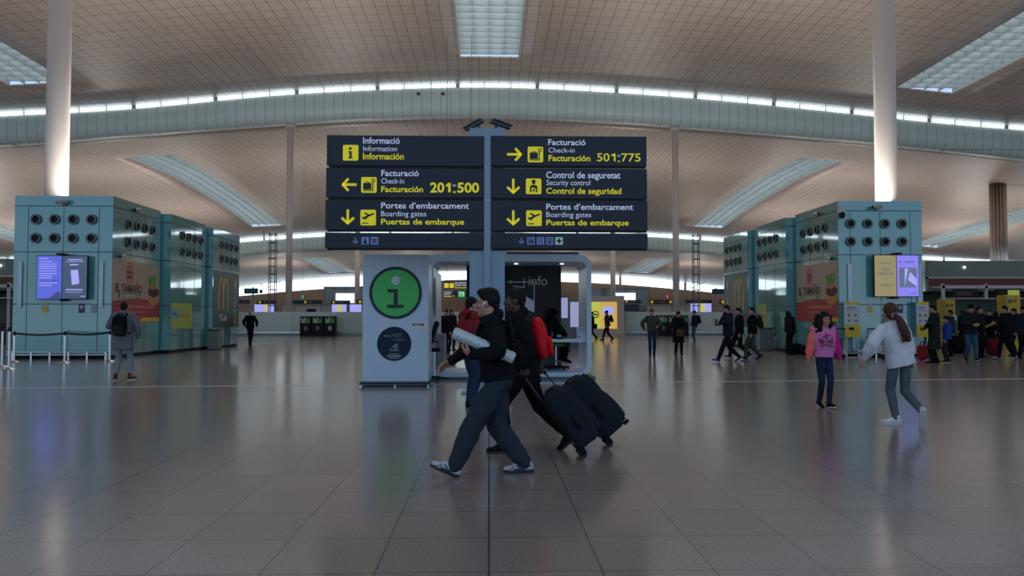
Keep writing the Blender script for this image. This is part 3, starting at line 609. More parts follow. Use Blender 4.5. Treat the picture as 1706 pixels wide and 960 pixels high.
g_.polys('mountain_mark', [seg(*P([a])[0], *P([c])[0], .012) for a, c in (((650, 584), (657, 575)), ((657, 575), (657, 585)), ((657, 580), (660, 572)), ((660, 572), (660, 585)), ((660, 578), (662, 572)), ((662, 572), (663, 585)), ((650, 584), (663, 584)))], PALE, q)
g_.polys('small_print', [P([(a, y_), (c, y_), (c, y_ + h), (a, y_ + h)])[::-1] for a, c, y_, h in ((648, 666, 589.5, 1.3), (645, 669, 592.5, 2), (648, 665, 596.3, 1.3))], PALE, q)
q = f.polys('feedback_plate', [P([(683, 536), (711, 536), (711, 548), (683, 548)])[::-1]], mat('feedback_white', (.66, .68, .72), .4), tt, .001, .010); g_ = Face((0, YT - .010, 0), (1, 0, 0))
for px, c in ((688.5, (.02, .25, .14)), (693.5, (.10, .32, .22)), (699, (.42, .13, .16)), (704, (.12, .02, .10))): g_.polys('feedback_button', [circ(ax(px, YT), az(541, YT, 690), 2.3 * k, 16)], mat('button_%d' % px, c, .4), q)
# portal frame
YF, YG = 17.95, 19.6
xa, xb, za, zb = -1.52, ax(985.5, YF), .06, az(424, YF, 900)
kd = thing('information_kiosk', 'white rounded portal kiosk with desk and black info panel behind sign post', 'kiosk', ((xa + xb) / 2, (YF + YG) / 2, 0))
O_, I_ = rrect(xa, xb, za, zb, .28, 8), rrect(xa + .24, xb - .11, za + .1, zb - .17, .16, 8)
b = MB(); b.band(O_, I_, lambda p: V((p[0], YF, p[1])), lambda p: V((p[0], YG, p[1]))); b.build('portal_frame', WHITEP, kd)
MB().box(xa - .02, xb + .08, YF - .05, YG + .05, 0, .06).build('base_plate', mat('base_dark'), kd)
MB().box(ax(842, YG), ax(955, YG), YF + .4, YG, zb + .02, zb + .09).build('roof_panel', mat('slate_roof', (.05, .07, .09), .5), kd)
xi0, xi1, yi = ax(841, 19.4) - .95, ax(935, 19.4), 19.4; zi0, zi1 = .16, az(433, yi, 890)
ip = MB().box(xi0, xi1, yi, yi + .06, 1.32, zi1).build('info_panel', mat('gloss_black', (.005, .006, .009), .3, spec=.2), kd)
f = Face((0, yi, 0), (1, 0, 0)); P2 = lambda pts: [(ax(x, yi), az(y, yi, 890)) for x, y in pts]
INFOW = mat('info_white', (.30, .33, .36), .5, emit=.12)
f.text('info', ax(881, yi), ax(912, yi), az(475.5, yi, 900), az(460, yi, 900), INFOW, ip)
f.polys('arrow', [P2([(845, 470), (853, 466), (851, 470), (853, 474)])], mat('info_green_arrow', (.02, .30, .08), .4, emit=.1), ip)
f.polys('line_drawing', [seg(*P2([a])[0], *P2([c])[0], .022) for a, c in (((851, 470), (890, 470)), ((873, 464), (873, 480)), ((890, 470), (890, 518)), ((855, 477), (872, 479)))], INFOW, ip)
f.polys('white_shape', [P2([(852, 484), (866, 488), (890, 502), (890, 521), (868, 511), (852, 500)])], mat('panel_lavender', (.42, .44, .62), .4, emit=.10), ip)
b = MB(); b.box(xi1 - 1.3, xi1 - .0, yi, yi + .05, .16, 1.32); b.build('lower_panel', mat('slate_panel', (.02, .025, .03), .4), kd)
dk = MB().box(ax(893, 18.3), xb - .11, 18.05, 18.75, az(570, 18.3, 950), az(565, 18.3, 950), .006).build('desk_top', WHITEP, kd)
for px in (860, 936):
    p = at(px, 433, 18.6); MB().cyl((p.x, 18.6, zb - .185), (p.x, 18.6, zb - .168), .045, .045, 20).build('downlight', mat('downlight_glow', (1, .95, .85), .4, emit=4), kd)
MB().box(xa + .02, xa + .24, YG, 20.9, .06, 2.55).build('side_wall', WHITEP, kd)
f = Face((xa + .24, YF, 0), (0, 1, 0)); q = f.polys('side_disc', [circ(.36, az(495, 18.3, 720), .46, 48)], mat('disc_navy'), kd, .001, .006)
b = MB(); b.box(xa + .24, ax(738, YF), YF + .35, YG - .1, .16, 1.02); b.build('cabinet', mat('cabinet_grey', (.20, .22, .25), .5), kd)
# small things on the desk
yd, zd = 18.25, az(565, 18.3, 950)
t = thing('leaflet_stand', 'white leaflet stand at the right end of the kiosk desk', 'stand', (ax(970, yd), yd, zd))
b = MB(); b.prism((ax(961, yd), yd, zd), (1, 0, 0), (0, .25, .97), [(0, 0), (.24, 0), (.24, .28), (0, .28)], 0, .01); b.build('card', WHITEP, t)
b = MB(); b.box(ax(961, yd), ax(961, yd) + .24, yd - .02, yd + .16, zd, zd + .012); b.build('foot', WHITEP, t)
Face((ax(961, yd), yd, zd), (1, 0, 0), (0, .25, .97)).polys('small_print', [seg(.04, .23, .2, .23, .02), seg(.04, .19, .2, .19, .01), seg(.04, .16, .17, .16, .01), seg(.03, .05, .09, .05, .03)], mat('print_grey', (.2, .24, .28), .5), t, .011, .013)
t = thing('card_terminal', 'small black card terminal on the kiosk desk beside the green chair', 'terminal', (ax(930, yd), yd, zd))
b = MB(); b.box(ax(926, yd), ax(937, yd), yd, yd + .1, zd, zd + .10, .015); b.build('body', DARK, t); MB().box(ax(928, yd), ax(935, yd), yd - .004, yd + .01, zd + .05, zd + .09).build('display', SG, t)
t = thing('swivel_chair', 'black high swivel chair half hidden behind the right edge of the white totem', 'chair', (-1.28, 17.56, 0))
cx, cy = -1.28, 17.56
b = MB(); b.prism((cx - .08, cy - .2, .78), (1, 0, 0), (.0, 0, 1), [(0, 0), (.07, .0), (.24, .50), (.20, .57), (.14, .54)], 0, -.40); b.build('backrest', DARK, t, bevel=.02)
MB().box(cx - .22, cx + .2, cy - .21, cy + .21, .66, .74, .03).build('seat', DARK, t)
b = MB(); b.tube([(cx + .02, cy - .22, .70), (cx + .14, cy - .23, .70), (cx + .16, cy - .23, .88), (cx - .1, cy - .23, .90)], .018); b.build('armrest', DARK, t)
MB().cyl((cx + .05, cy, .1), (cx + .05, cy, .68), .03).build('stem', CHROME, t)
for k in range(5):
    a = 2 * pi * k / 5; MB().chain([(cx + .05, cy, .1), (cx + .05 + .28 * cos(a), cy + .28 * sin(a), .06)], [.025, .02], 8).build('leg', DARK, t)
# tall green swivel chair behind the desk
cx, cy = ax(930, 18.9), 18.95
t = thing('swivel_chair', 'green backed swivel chair with chrome stem behind the kiosk desk', 'chair', (cx, cy, 0))
GR = mat('chair_green', (.04, .42, .05), .6)
MB().box(cx - .08, cx + .20, cy + .12, cy + .19, .84, 1.27, .035).build('backrest', GR, t)
MB().box(cx - .28, cx + .18, cy - .23, cy + .23, .72, .80, .03).build('seat', GR, t)
b = MB(); b.tube([(cx + .1, cy - .26, .75), (cx + .26, cy - .26, .80), (cx + .26, cy - .26, .60), (cx + .16, cy - .26, .58)], .018); b.build('armrest', DARK, t)
MB().cyl((cx - .05, cy, .22), (cx - .05, cy, .72), .028).build('stem', CHROME, t)
b = MB(); b.tube([(cx - .05 + .2 * cos(2 * pi * k / 24), cy + .2 * sin(2 * pi * k / 24), .36) for k in range(24)], .012, closed=True); b.build('foot_ring', CHROME, t)
for k in range(5):
    a = 2 * pi * k / 5 + .3; b = MB(); b.chain([(cx - .05, cy, .24), (cx - .05 + .32 * cos(a), cy + .32 * sin(a), .205)], [.028, .02], 8); b.ell((cx - .05 + .32 * cos(a), cy + .32 * sin(a), .185), .025, u=10, v=8); b.build('leg', DARK, t)
# screens seen through the kiosk
for xa_, xb_, ya_, yb_, Y, lab in ((921, 946, 496, 530, 30.0, 'pale lit poster screen seen through the kiosk, left of two'), (950, 966, 503, 545, 34.0, 'pale lit poster screen seen through the kiosk, right of two')):
    a, c = ax(xa_, Y), ax(xb_, Y); t = thing('poster_screen', lab, 'screen', ((a + c) / 2, Y, 0))
    b = MB(); b.box(a - .06, c + .06, Y, Y + .12, 0, az(ya_, Y) + .08); b.build('cabinet', mat('cabinet_slate', (.10, .11, .14), .5), t)
    Face((0, Y, 0), (1, 0, 0)).polys('display', [[(a, az(yb_, Y)), (c, az(yb_, Y)), (c, az(ya_, Y)), (a, az(ya_, Y))]], mat('screen_pale_grey', (.2, .2, .3), .3, emit=1.0, ecol=(.24, .25, .42)), t)
# ================================================================ FAR SIDE OF THE HALL
YW = 58.9
def glass_wall(label, x0, x1, seamx):
    t = thing('glass_barrier', label, 'barrier', ((x0 + x1) / 2, YW, 0))
    n = max(1, round((x1 - x0) / seamx)); w_ = (x1 - x0) / n
    for i in range(n): MB().box(x0 + i * w_ + .015, x0 + (i + 1) * w_ - .015, YW, YW + .04, .12, 1.77).build('panel', GLASSW, t)
    b = MB(); b.box(x0, x1, YW - .03, YW + .08, 0, .12); b.build('base_rail', GREYM, t)
    b = MB(); b.box(x0, x1, YW - .12, YW - .08, .22, .27)
    for i in range(n + 1): b.box(x0 + i * w_ - .02, x0 + i * w_ + .02, YW - .12, YW, .22, .27)
    b.build('bumper', CHROME, t)
glass_wall('long pale green glass barrier, left of the lit yellow advert wall', -34, ax(985, YW) - .05, 3.3)
glass_wall('long pale green glass barrier, right of the lit yellow advert wall', ax(1040, YW) + .05, 34, 3.3)
# lit yellow advert wall
Y = 57.6; x0, x1, zt = ax(968, Y), ax(1040, Y), az(493, Y)
t = thing('advert_wall', 'beige wall with a lit yellow and orange advert right of the kiosk', 'advert', ((x0 + x1) / 2, Y, 0))
MB().box(x0, x1, Y, Y + .6, 0, zt).build('wall_body', vary(mat('advert_beige', (.50, .44, .40), .5), 2, .04), t)
f = Face((0, Y, 0), (1, 0, 0)); Q = lambda pts: [(ax(x, Y), az(y, Y)) for x, y in pts]
q = f.polys('lit_advert', [Q([(970, 548), (1028, 548), (1028, 503), (970, 503)])], mat('advert_lime', (.3, .3, .05), .4, emit=1, ecol=(.42, .46, .06)), t, .001, .02); f = Face((0, Y - .02, 0), (1, 0, 0))
f.polys('orange_field', [Q([(1000, 548), (1028, 548), (1028, 503), (1000, 503)])], mat('advert_orange', (.3, .2, .05), .4, emit=1, ecol=(.55, .33, .07)), q)
f.polys('picture', [Q([(1004, 524), (1022, 524), (1022, 511), (1004, 511)])], SW, q, t0=.007, t1=.01)
b = MB(); cx, cz = ax(992, Y), az(524, Y); b.band(circ(cx, cz, .27, 24), circ(cx, cz, .2, 24), lambda p: V((p[0], Y - .032, p[1])), lambda p: V((p[0], Y - .02, p[1]))); b.build('ring_mark', mat('mark_red', (.25, .02, .03), .5), q)
f.polys('ring_figure', [circ(cx - .06, cz, .08, 12), circ(cx + .08, cz - .02, .07, 12)], DARK, q)
# waste bins in two rows of three
def bins(px_list, ya, yb, Y, lab, grp, pw):
    for i, px in enumerate(px_list):
        x0, x1, zt = ax(px - pw, Y), ax(px + pw, Y), az(ya, Y)
        t = thing('waste_bin', lab % ('leftmost', 'middle', 'rightmost')[i], 'bin', ((x0 + x1) / 2, Y, 0), 0, grp)
        MB().box(x0, x1, Y, Y + .6, 0, zt, .02).build('body', DARK, t)
        f = Face((x0, Y, 0), (1, 0, 0)); W = x1 - x0
        f.polys('slot_panel', [[(W * .1, zt - .5), (W * .5, zt - .5), (W * .5, zt - .08), (W * .38, zt - .08), (W * .38, zt - .2), (W * .2, zt - .2), (W * .2, zt - .08), (W * .1, zt - .08)]], mat('bin_pale', (.45, .46, .46), .5), t)
        f.polys('slot_panel', [[(W * .54, zt - .5), (W * .9, zt - .5), (W * .9, zt - .08), (W * .8, zt - .08), (W * .8, zt - .2), (W * .66, zt - .2), (W * .66, zt - .08), (W * .54, zt - .08)]], mat('bin_green', (.05, .34, .10), .5), t)
        f.polys('sticker', [rrect(W * .38, W * .66, .42, .74, .03)], mat('bin_grey', (.12, .16, .20), .5) if i < 2 else mat('bin_pale_blue', (.35, .45, .55), .5), t)
bins((509, 529, 549.5), 527, 560, 57.4, 'black recycling bin by the far barrier, %s of three left of the totem', 'recycling bins left of the totem', 9.3)
bins((1105, 1121.5, 1139), 525.5, 560, 57.0, 'black recycling bin by the far barrier, %s of three behind two walking people', 'recycling bins on the right', 8.2)
# small grey bins beside the towers
for px, ya, Y, wd, lab in ((358, 548, 34.1, .5, 'grey metal litter bin at the foot of the left far tower'), (1274, 546, 32.6, .58, 'grey metal litter bin at the foot of the right middle tower')):
    x = ax(px, Y); zt = az(ya, Y); t = thing('litter_bin', lab, 'bin', (x, Y, 0))
    MB().box(x - wd / 2, x + wd / 2, Y - .2, Y + .2, .04, zt - .08, .015).build('body', vary(mat('bin_steel', (.18, .19, .19), .35, .5), 8, .1), t)
    MB().box(x - wd / 2 - .02, x + wd / 2 + .02, Y - .22, Y + .22, zt - .08, zt, .01).build('lid', mat('bin_lid', (.09, .10, .10), .4, .4), t)
    b = MB()
    for sx in (-1, 1): b.box(x + sx * wd * .4 - .03, x + sx * wd * .4 + .03, Y - .18, Y + .18, 0, .04)
    b.build('foot', DARK, t)
# gates behind the barrier: dark sign beams with screens on posts
def gate(px0, px1, ya, yb, Y, lab, marks=(), screens=()):
    x0, x1, z0, z1 = ax(px0, Y), ax(px1, Y), az(yb, Y), az(ya, Y); t = thing('gate_sign', lab, 'sign', ((x0 + x1) / 2, Y, 0))
    MB().box(x0, x1, Y - .1, Y + .1, z0, z1).build('beam', mat('gate_dark', (.025, .028, .035), .4), t)
    for x in (x0 + .1, x1 - .1): MB().box(x - .05, x + .05, Y - .05, Y + .05, 0, z0).build('post', GREYM, t)
    f = Face((0, Y - .1, 0), (1, 0, 0))
    for px in marks: f.polys('yellow_mark', [circ(ax(px, Y), (z0 + z1) / 2, (z1 - z0) * .34, 16)], SIGNY, t)
    f.polys('lettering', [[(x0 + (x1 - x0) * a, z0 + (z1 - z0) * .35), (x0 + (x1 - x0) * c, z0 + (z1 - z0) * .35), (x0 + (x1 - x0) * c, z0 + (z1 - z0) * .6), (x0 + (x1 - x0) * a, z0 + (z1 - z0) * .6)] for a, c in ((.38, .5), (.55, .66))], mat('gate_print', (.3, .3, .35), .5), t)
    for sx0, sx1, sya, syb, m in screens:
        a, c = ax(sx0, Y), ax(sx1, Y); MB().box(a, c, Y - .08, Y + .06, az(syb, Y), az(sya, Y)).build('screen', m, t)
        MB().box((a + c) / 2 - .04, (a + c) / 2 + .04, Y - .03, Y + .03, 0 if syb > 515 else az(syb, Y) - .6, az(syb, Y)).build('screen_post', GREYM, t)
SYL = mat('screen_yellow', (.2, .2, .05), .3, emit=1, ecol=(.5, .48, .12)); SNV = mat('screen_navy', (.01, .02, .05), .3)
gate(396, 416, 500, 506, 74, 'dark gate sign beyond the barrier, just right of the left far tower')
gate(428, 460, 501, 507, 75, 'dark gate sign with a blue and yellow screen, behind the left lattice mast', (433,), ((424, 440, 507.5, 524, SW), (440, 446, 507.5, 522, SYL), (446, 456, 507.5, 524, SW)))
gate(488, 537, 500.5, 507, 76, 'long dark gate sign beyond the barrier, above the left recycling bins', (509,), ((511, 526, 515, 520, DARK),))
gate(551, 583, 501, 507, 74, 'dark gate sign over a blue screen, just left of the totem', (556,), ((553, 562, 507.5, 524, SW), (562, 569, 507.5, 520, SYL), (569, 577, 507.5, 524, SW), (583, 602, 507.5, 524, SW)))
gate(594, 626, 499.5, 507, 78, 'short dark gate sign with yellow mark, half hidden by the white totem', (600,))
gate(1038, 1068, 500, 505.5, 75, 'dark gate sign over a navy screen, right of the yellow advert', (1044,), ((1039, 1065, 507, 518.5, SNV),))
gate(1082, 1121, 499.5, 506.5, 76, 'dark gate sign with two yellow marks, above the right bins', (1086, 1117))
gate(1141, 1186, 499.5, 505, 75, 'dark gate sign over a blue and yellow screen by the right lattice mast', (), ((1151, 1166, 505.5, 522, SW), (1166, 1174, 505.5, 520, SYL), (1174, 1185, 505.5, 522, SW)))
gate(1199, 1222, 499, 507, 73, 'dark gate sign with a yellow mark, behind the three walking left', (1204,))
# glass rooms beyond
GLR = mat('room_glass', (.16, .24, .25), .15, spec=.7); WIN = mat('lit_window', (.8, .9, 1), .4, emit=1.3)
for px0, px1, ya, wx0, wx1, wya, wyb, lab in ((540, 632, 478, 559, 598, 489, 505, 'greenish glass room with a bright window beyond the barrier, left of the totem'), (985, 1080, 480, 1022, 1059, 488, 500, 'greenish glass room with a bright window beyond the barrier, right of the kiosk')):
    Y = 98; x0, x1 = ax(px0, Y), ax(px1, Y); t = thing('glass_room', lab, 'room', ((x0 + x1) / 2, Y, 0))
    MB().box(x0, x1, Y, Y + 6, 0, az(ya, Y)).build('glass_walls', GLR, t)
    b = MB()
    for k in range(6): b.box(x0 + (x1 - x0) * k / 5 - .06, x0 + (x1 - x0) * k / 5 + .06, Y - .06, Y, 0, az(ya, Y))
    b.box(x0, x1, Y - .06, Y, az(ya, Y) - .2, az(ya, Y)); b.build('frame', GREYM, t)
    Face((0, Y, 0), (1, 0, 0)).polys('lit_window', [[(ax(wx0, Y), az(wyb, Y)), (ax(wx1, Y), az(wyb, Y)), (ax(wx1, Y), az(wya, Y)), (ax(wx0, Y), az(wya, Y))]], WIN, t, .01, .08)
for px0, px1, lab in ((470, 550, 'pale low counter block beyond the barrier, above the left bins'), (1082, 1150, 'pale low counter block beyond the barrier, above the right bins')):
    Y = 92; x0, x1 = ax(px0, Y), ax(px1, Y); t = thing('counter_block', lab, 'counter', ((x0 + x1) / 2, Y, 0))
    MB().box(x0, x1, Y, Y + 1.5, 0, az(509, Y)).build('front', mat('counter_pale', (.5, .46, .42), .5), t); MB().box(x0 - .1, x1 + .1, Y - .15, Y + 1.6, az(509, Y), az(507, Y)).build('worktop', mat('counter_grey', (.25, .25, .25), .5), t)
# flag signs on poles and small coloured signs
for xa, xb, pole, m, lab in ((407, 430, 421, (.01, .10, .08), 'small green flag sign on a pole beyond the barrier, near the left mast'), (1186, 1207, 1193, (.01, .10, .08), 'small green flag sign on a pole beyond the barrier, near the right mast')):
    Y = 66; t = thing('flag_sign', lab, 'sign', (ax(pole, Y), Y, 0))
    MB().cyl((ax(pole, Y), Y, 0), (ax(pole, Y), Y, az(479, Y)), .07, n=12).build('pole', GREYM, t); MB().box(ax(xa, Y), ax(xb, Y), Y - .12, Y - .06, az(490, Y), az(481, Y)).build('flag', mat('flag_green', m, .5), t)
    for k in range(2): MB().box(ax(pole + 3 + 5 * k if xa > 800 else pole + 11, Y), ax(pole + 6 + 5 * k if xa > 800 else pole + 16, Y), Y - .05, Y - .01, az(489, Y), az(484 - k, Y)).build('side_plate', mat('plate_grey', (.3, .33, .35), .5), t)
for xa, xb, ya, yb, c, lab in ((501, 507, 491, 499, (.02, .28, .08), 'tiny green hanging sign above the left recycling bins'), (1108, 1116, 490, 498, (.40, .02, .03), 'tiny red hanging sign above the right recycling bins')):
    Y = 80; t = thing('hanging_sign', lab, 'sign', (ax((xa + xb) / 2, Y), Y, az(yb, Y)))
    MB().box(ax(xa, Y), ax(xb, Y), Y, Y + .08, az(yb, Y), az(ya, Y)).build('panel', mat('hang_%d' % xa, c, .5, emit=.2), t)
    xm = ax((xa + xb) / 2, Y); MB().cyl((xm, Y + .04, az(ya, Y)), (xm, Y + .04, ceil2(xm, Y)), .015, n=6).build('hanger', GREYM, t)
    Face((0, Y, 0), (1, 0, 0)).polys('mark', [[(xm - .06, az(yb, Y) + .08), (xm + .06, az(yb, Y) + .08), (xm + .06, az(ya, Y) - .08), (xm - .06, az(ya, Y) - .08)]], SIGNW, t)
# hanging direction boards seen through the kiosk
Y = 52; t = thing('hanging_sign', 'pair of dark hanging boards with yellow squares and green T1, seen through kiosk', 'sign', (ax(760, Y), Y, az(496, Y)))
a, c = ax(739, Y), ax(790, Y); q1 = MB().box(a, c, Y - .08, Y + .08, az(481.5, Y), az(469, Y)).build('sign_board', mat('gate_dark'), t); q2 = MB().box(a, c, Y - .08, Y + .08, az(496, Y), az(484.5, Y)).build('sign_board', mat('gate_dark'), t)
f = Face((0, Y - .08, 0), (1, 0, 0)); R4 = lambda x0, x1, ya, yb: [(ax(x0, Y), az(yb, Y)), (ax(x1, Y), az(yb, Y)), (ax(x1, Y), az(ya, Y)), (ax(x0, Y), az(ya, Y))]
LY = mat('lit_yellow', (.7, .6, .02), .5, emit=.7); LW = mat('lit_white', (.7, .7, .9), .5, emit=.6)
f.polys('pictogram', [R4(740, 747.5, 472, 480)], LY, q1); f.polys('pictogram', [R4(749, 756, 472, 480)], LY, q1)
f.text('Portes d’embarcament', ax(757.5, Y), ax(780, Y), az(473, Y), az(470, Y), LW, q1, .02); f.text('Boarding gates', ax(757.5, Y), ax(777, Y), az(476.5, Y), az(474, Y), LW, q1, .02); f.text('Puertas de embarque', ax(757.5, Y), ax(780, Y), az(480.5, Y), az(478, Y), LY, q1, .02)
f.text('Arribades T1', ax(739.5, Y), ax(753, Y), az(488, Y), az(485.5, Y), LW, q2, .02); f.text('Arrivals T1', ax(739.5, Y), ax(751, Y), az(491.5, Y), az(489, Y), LW, q2, .02); f.text('Llegadas T1', ax(739.5, Y), ax(757, Y), az(495, Y), az(492.5, Y), LY, q2, .02)
q = f.polys('green_plate', [R4(763, 774.5, 485.5, 495.3)], mat('lit_green', (.02, .4, .05), .5, emit=.8), q2); Face((0, Y - .086, 0), (1, 0, 0)).text('T', ax(764.6, Y), ax(769.4, Y), az(493.8, Y), az(487, Y), LW, q, .03); Face((0, Y - .086, 0), (1, 0, 0)).polys('lettering', [[(ax(a_, Y), az(b_, Y)) for a_, b_ in ((771.2, 487), (772.9, 487), (772.9, 493.8), (771.2, 493.8), (771.2, 489.2), (770, 489.8), (770, 488.3))][::-1]], LW, q, .001, .004)
for x in (a + .2, c - .2): MB().cyl((x, Y, az(469, Y)), (x, Y, ceil1(x, Y)), .02, n=8).build('hanger', GREYM, t)
MB().box(a + .1, a + .2, Y - .05, Y + .05, az(484.5, Y), az(481.5, Y)).build('link', GREYM, t); MB().box(c - .2, c - .1, Y - .05, Y + .05, az(484.5, Y), az(481.5, Y)).build('link', GREYM, t)
# lattice masts
for xa, xb, lab in ((447, 457, 'slim dark lattice mast behind the barrier, left of the sign'), (1157, 1166, 'slim dark lattice mast behind the barrier, right of the sign')):
    Y = 64; x0, x1, zt = ax(xa, Y), ax(xb, Y), az(388, Y); t = thing('lattice_mast', lab, 'mast', ((x0 + x1) / 2, Y + .3, 0)); LM = mat('mast_grey', (.12, .12, .13), .5, .5)
    for x in (x0, x1):
        for y in (Y, Y + .5): MB().cyl((x, y, 0), (x, y, zt), .035, n=8).build('upright', LM, t)
    b = MB()
    for k in range(13):
        z = .4 + k * (zt - .6) / 12; h_ = .04 if k % 2 else .02
        for y in (Y, Y + .5): b.cyl((x0, y, z), (x1, y, z), h_, n=6)
        for x in (x0, x1): b.cyl((x, Y, z), (x, Y + .5, z), h_, n=6)
    b.build('rung', LM, t)
    b = MB()
    for y in (Y,):
        b.cyl((x0 - .7, y, 4.1), (x1 + .9, y, 3.2), .025, n=6); b.cyl((x1 + .5, y, 4.3), (x0 - .7, y, 3.5), .025, n=6)
    b.build('stay', LM, t)
# ================================================================ SHOP AND CHECK-IN SIDES
def side_hall(sd, x0, x1, Y, lab):
    t = thing('check_in_hall', lab, 'counter', ((x0 + x1) / 2, Y, 0))
    GG = mat('hall_green', (.14, .19, .16), .5); RD = mat('hall_red', (.10, .012, .015), .5); WB = mat('hall_beam', (.45, .46, .45), .5)
    MB().box(x0, x1, Y, Y + .3, 2.75, 4.35).build('upper_fascia', GG, t)
    MB().box(x0, x1, Y - .06, Y, 3.05, 3.42).build('red_band', RD, t)
    MB().box(x0, x1, Y - .1, Y + .3, 3.42, 3.5).build('ledge', WB, t)
    MB().box(x0, x1, Y + 2.5, Y + 2.8, 0, 2.75).build('rear_wall', mat('hall_rear', (.10, .16, .14), .6), t)
    MB().box(x0, x1, Y + .2, Y + 2.6, 2.70, 2.76).build('soffit', DARK, t)
    MB().box(x0, x1, Y - 1.1, Y - .95, 2.86, 3.02).build('gantry_beam', WB, t); MB().box(x0, x1, Y - 1.2, Y - .9, 2.32, 2.37).build('gantry_shelf', WB, t)
    n = int((x1 - x0) / 2.2)
    for i in range(n + 1):
        x = x0 + .15 + i * (x1 - x0 - .3) / n; MB().box(x - .06, x + .06, Y - 1.1, Y - .95, 2.37, 3.1).build('gantry_post', WB, t)
        MB().box(x - .04, x + .04, Y - 1.1, Y + .05, 2.9, 2.98).build('bracket', WB, t)
        if i % 4 == 0: MB().box(x - .05, x + .05, Y - 1.08, Y - .98, 0, 2.32).build('leg', WB, t)
    for i in range(n):
        x = x0 + .15 + (i + .5) * (x1 - x0 - .3) / n; q = MB().box(x - .62, x + .62, Y - 1.15, Y - 1.02, 2.4, 2.82).build('screen', DARK, t)
        f = Face((x, Y - 1.15, 0), (1, 0, 0)); c = (SYL, AD_B, SD, AD_R)[(i * 3 + 1) % 4]
        f.polys('display', [[(-.05, 2.44), (.55, 2.44), (.55, 2.78), (-.05, 2.78)]] if i % 2 else [[(-.5, 2.5), (.3, 2.5), (.3, 2.72), (-.5, 2.72)]], mat('hall_lime', (.1, .1, .02), .4, emit=1, ecol=(.20, .23, .03)) if c is SYL else c, q)
    for i in range(n): 
        x = x0 + .6 + (i + .3) * (x1 - x0 - 1) / n; MB().box(x - .75, x + .75, Y - .4, Y + .6, 0, 1.1, .03).build('desk', mat('hall_desk', (.03, .035, .035), .4), t)
        MB().box(x - .2, x + .2, Y, Y + .05, 1.25, 1.5).build('desk_screen', SGR, t); MB().box(x - .03, x + .03, Y, Y + .05, 1.1, 1.25).build('screen_stem', DARK, t)
    MB().ell((x0 + 1.9 if sd > 0 else x1 - 1.2, Y - .05, 4.0), .06).build('spotlight', mat('spot_glow', (1, 1, .95), .4, emit=4), t)
    return t
side_hall(1, ax(1548, 40), 52, 40, 'long dark check-in row with red band and white gantry right of the towers')
side_hall(-1, -52, ax(40, 40), 40, 'long dark shop row with red band and white gantry left of the towers')
KY = mat('kiosk_yellow', (.52, .36, .02), .5)
for xa, xb, ya, yb, Y, lab in ((1571, 1592, 499, 546, 35.5, 'tall yellow self-service machine behind the bright blue jacket'), (1673, 1701, 491, 552, 34, 'wide yellow self-service machine at the right edge')):
    x0, x1, zt = ax(xa, Y), ax(xb, Y), az(ya, Y); t = thing('self_service_machine', lab, 'machine', ((x0 + x1) / 2, Y, 0))
    b = MB(); b.box(x0, x1, Y, Y + .5, 1.0, zt, .02); b.box(x0 + .05, x1 - .05, Y + .05, Y + .45, 0, 1.0, .02); b.build('cabinet', KY, t)
    MB().box(x0 + .1, x1 - .1, Y - .02, Y + .02, 1.15, 1.5).build('screen', mat('machine_screen', (.1, .1, .15), .3, emit=1, ecol=(.10, .10, .14)), t); MB().box(x0 - .02, x0 + .14, Y - .03, Y + .02, 1.0, zt - .05).build('side_strip', mat('kiosk_dark_yellow', (.35, .20, .02), .5), t)
    Face((x0, Y, 0), (1, 0, 0)).polys('mark', [circ((x1 - x0) / 2 - .1, zt - .28, .1, 14), circ((x1 - x0) / 2 + .12, zt - .26, .08, 14)], mat('machine_mark', (.12, .09, .02), .5), t)
# belt barriers
def stanchion(px, yb, ya, lab):
    p = at(px, yb, 10); k = CH / (CH - p.z); Y = 10 * k; x = ax(px, Y); zt = CH - (ya - 527) * Y / F
    t = thing('belt_post', lab, 'barrier', (x, Y, 0), 0, 'belt barrier posts')
    b = MB(); b.cyl((x, Y, 0), (x, Y, .03), .19, .17, 28); b.cyl((x, Y, .03), (x, Y, .06), .06, .04, 20); b.build('base', CHROME, t)
    MB().cyl((x, Y, .05), (x, Y, zt - .12), .032, n=16).build('pole', CHROME, t); MB().cyl((x, Y, zt - .12), (x, Y, zt), .04, n=16).build('belt_head', DARK, t)
    return V((x, Y, zt - .06))
p1 = stanchion(109, 604.5, 552, 'chrome belt post standing alone in front of the left tower'); p2 = stanchion(184, 602, 551, 'chrome belt post beside the person with the backpack')
p0 = stanchion(25, 603, 552, 'chrome belt post nearest the left tower corner'); p3 = stanchion(17, 615, 545, 'chrome belt post nearest the camera at the left edge'); p4 = stanchion(5, 611, 545, 'chrome belt post cut by the left edge of the view')
for a, c, lab in ((p0, p1, 'black belt strung along the left tower, left span'), (p1, p2, 'black belt strung along the left tower, right span'), (p4, p3, 'short black belt between posts at the left edge')):
    b = MB(); n = 10; d = (c - a); q = V((-d.y, d.x, 0)).normalized() * .004; a_ = a + d.normalized() * .045; d = d * (1 - .09 / d.length)
    pts = [a_ + d * (i / n) + V((0, 0, -.05 * sin(pi * i / n))) for i in range(n + 1)]
    rows = [[b.b.verts.new(p + s * q + V((0, 0, z))) for s, z in ((1, .03), (1, -.03), (-1, -.03), (-1, .03))] for p in pts]
    for i in range(n):
        for k in range(4): b.b.faces.new((rows[i][k], rows[i][(k + 1) % 4], rows[i + 1][(k + 1) % 4], rows[i + 1][k]))
    b.b.faces.new(rows[0]); b.b.faces.new(rows[-1][::-1])
    tag(b.build('barrier_belt', mat('belt_black', (.008, .01, .02), .7)), lab, 'belt')
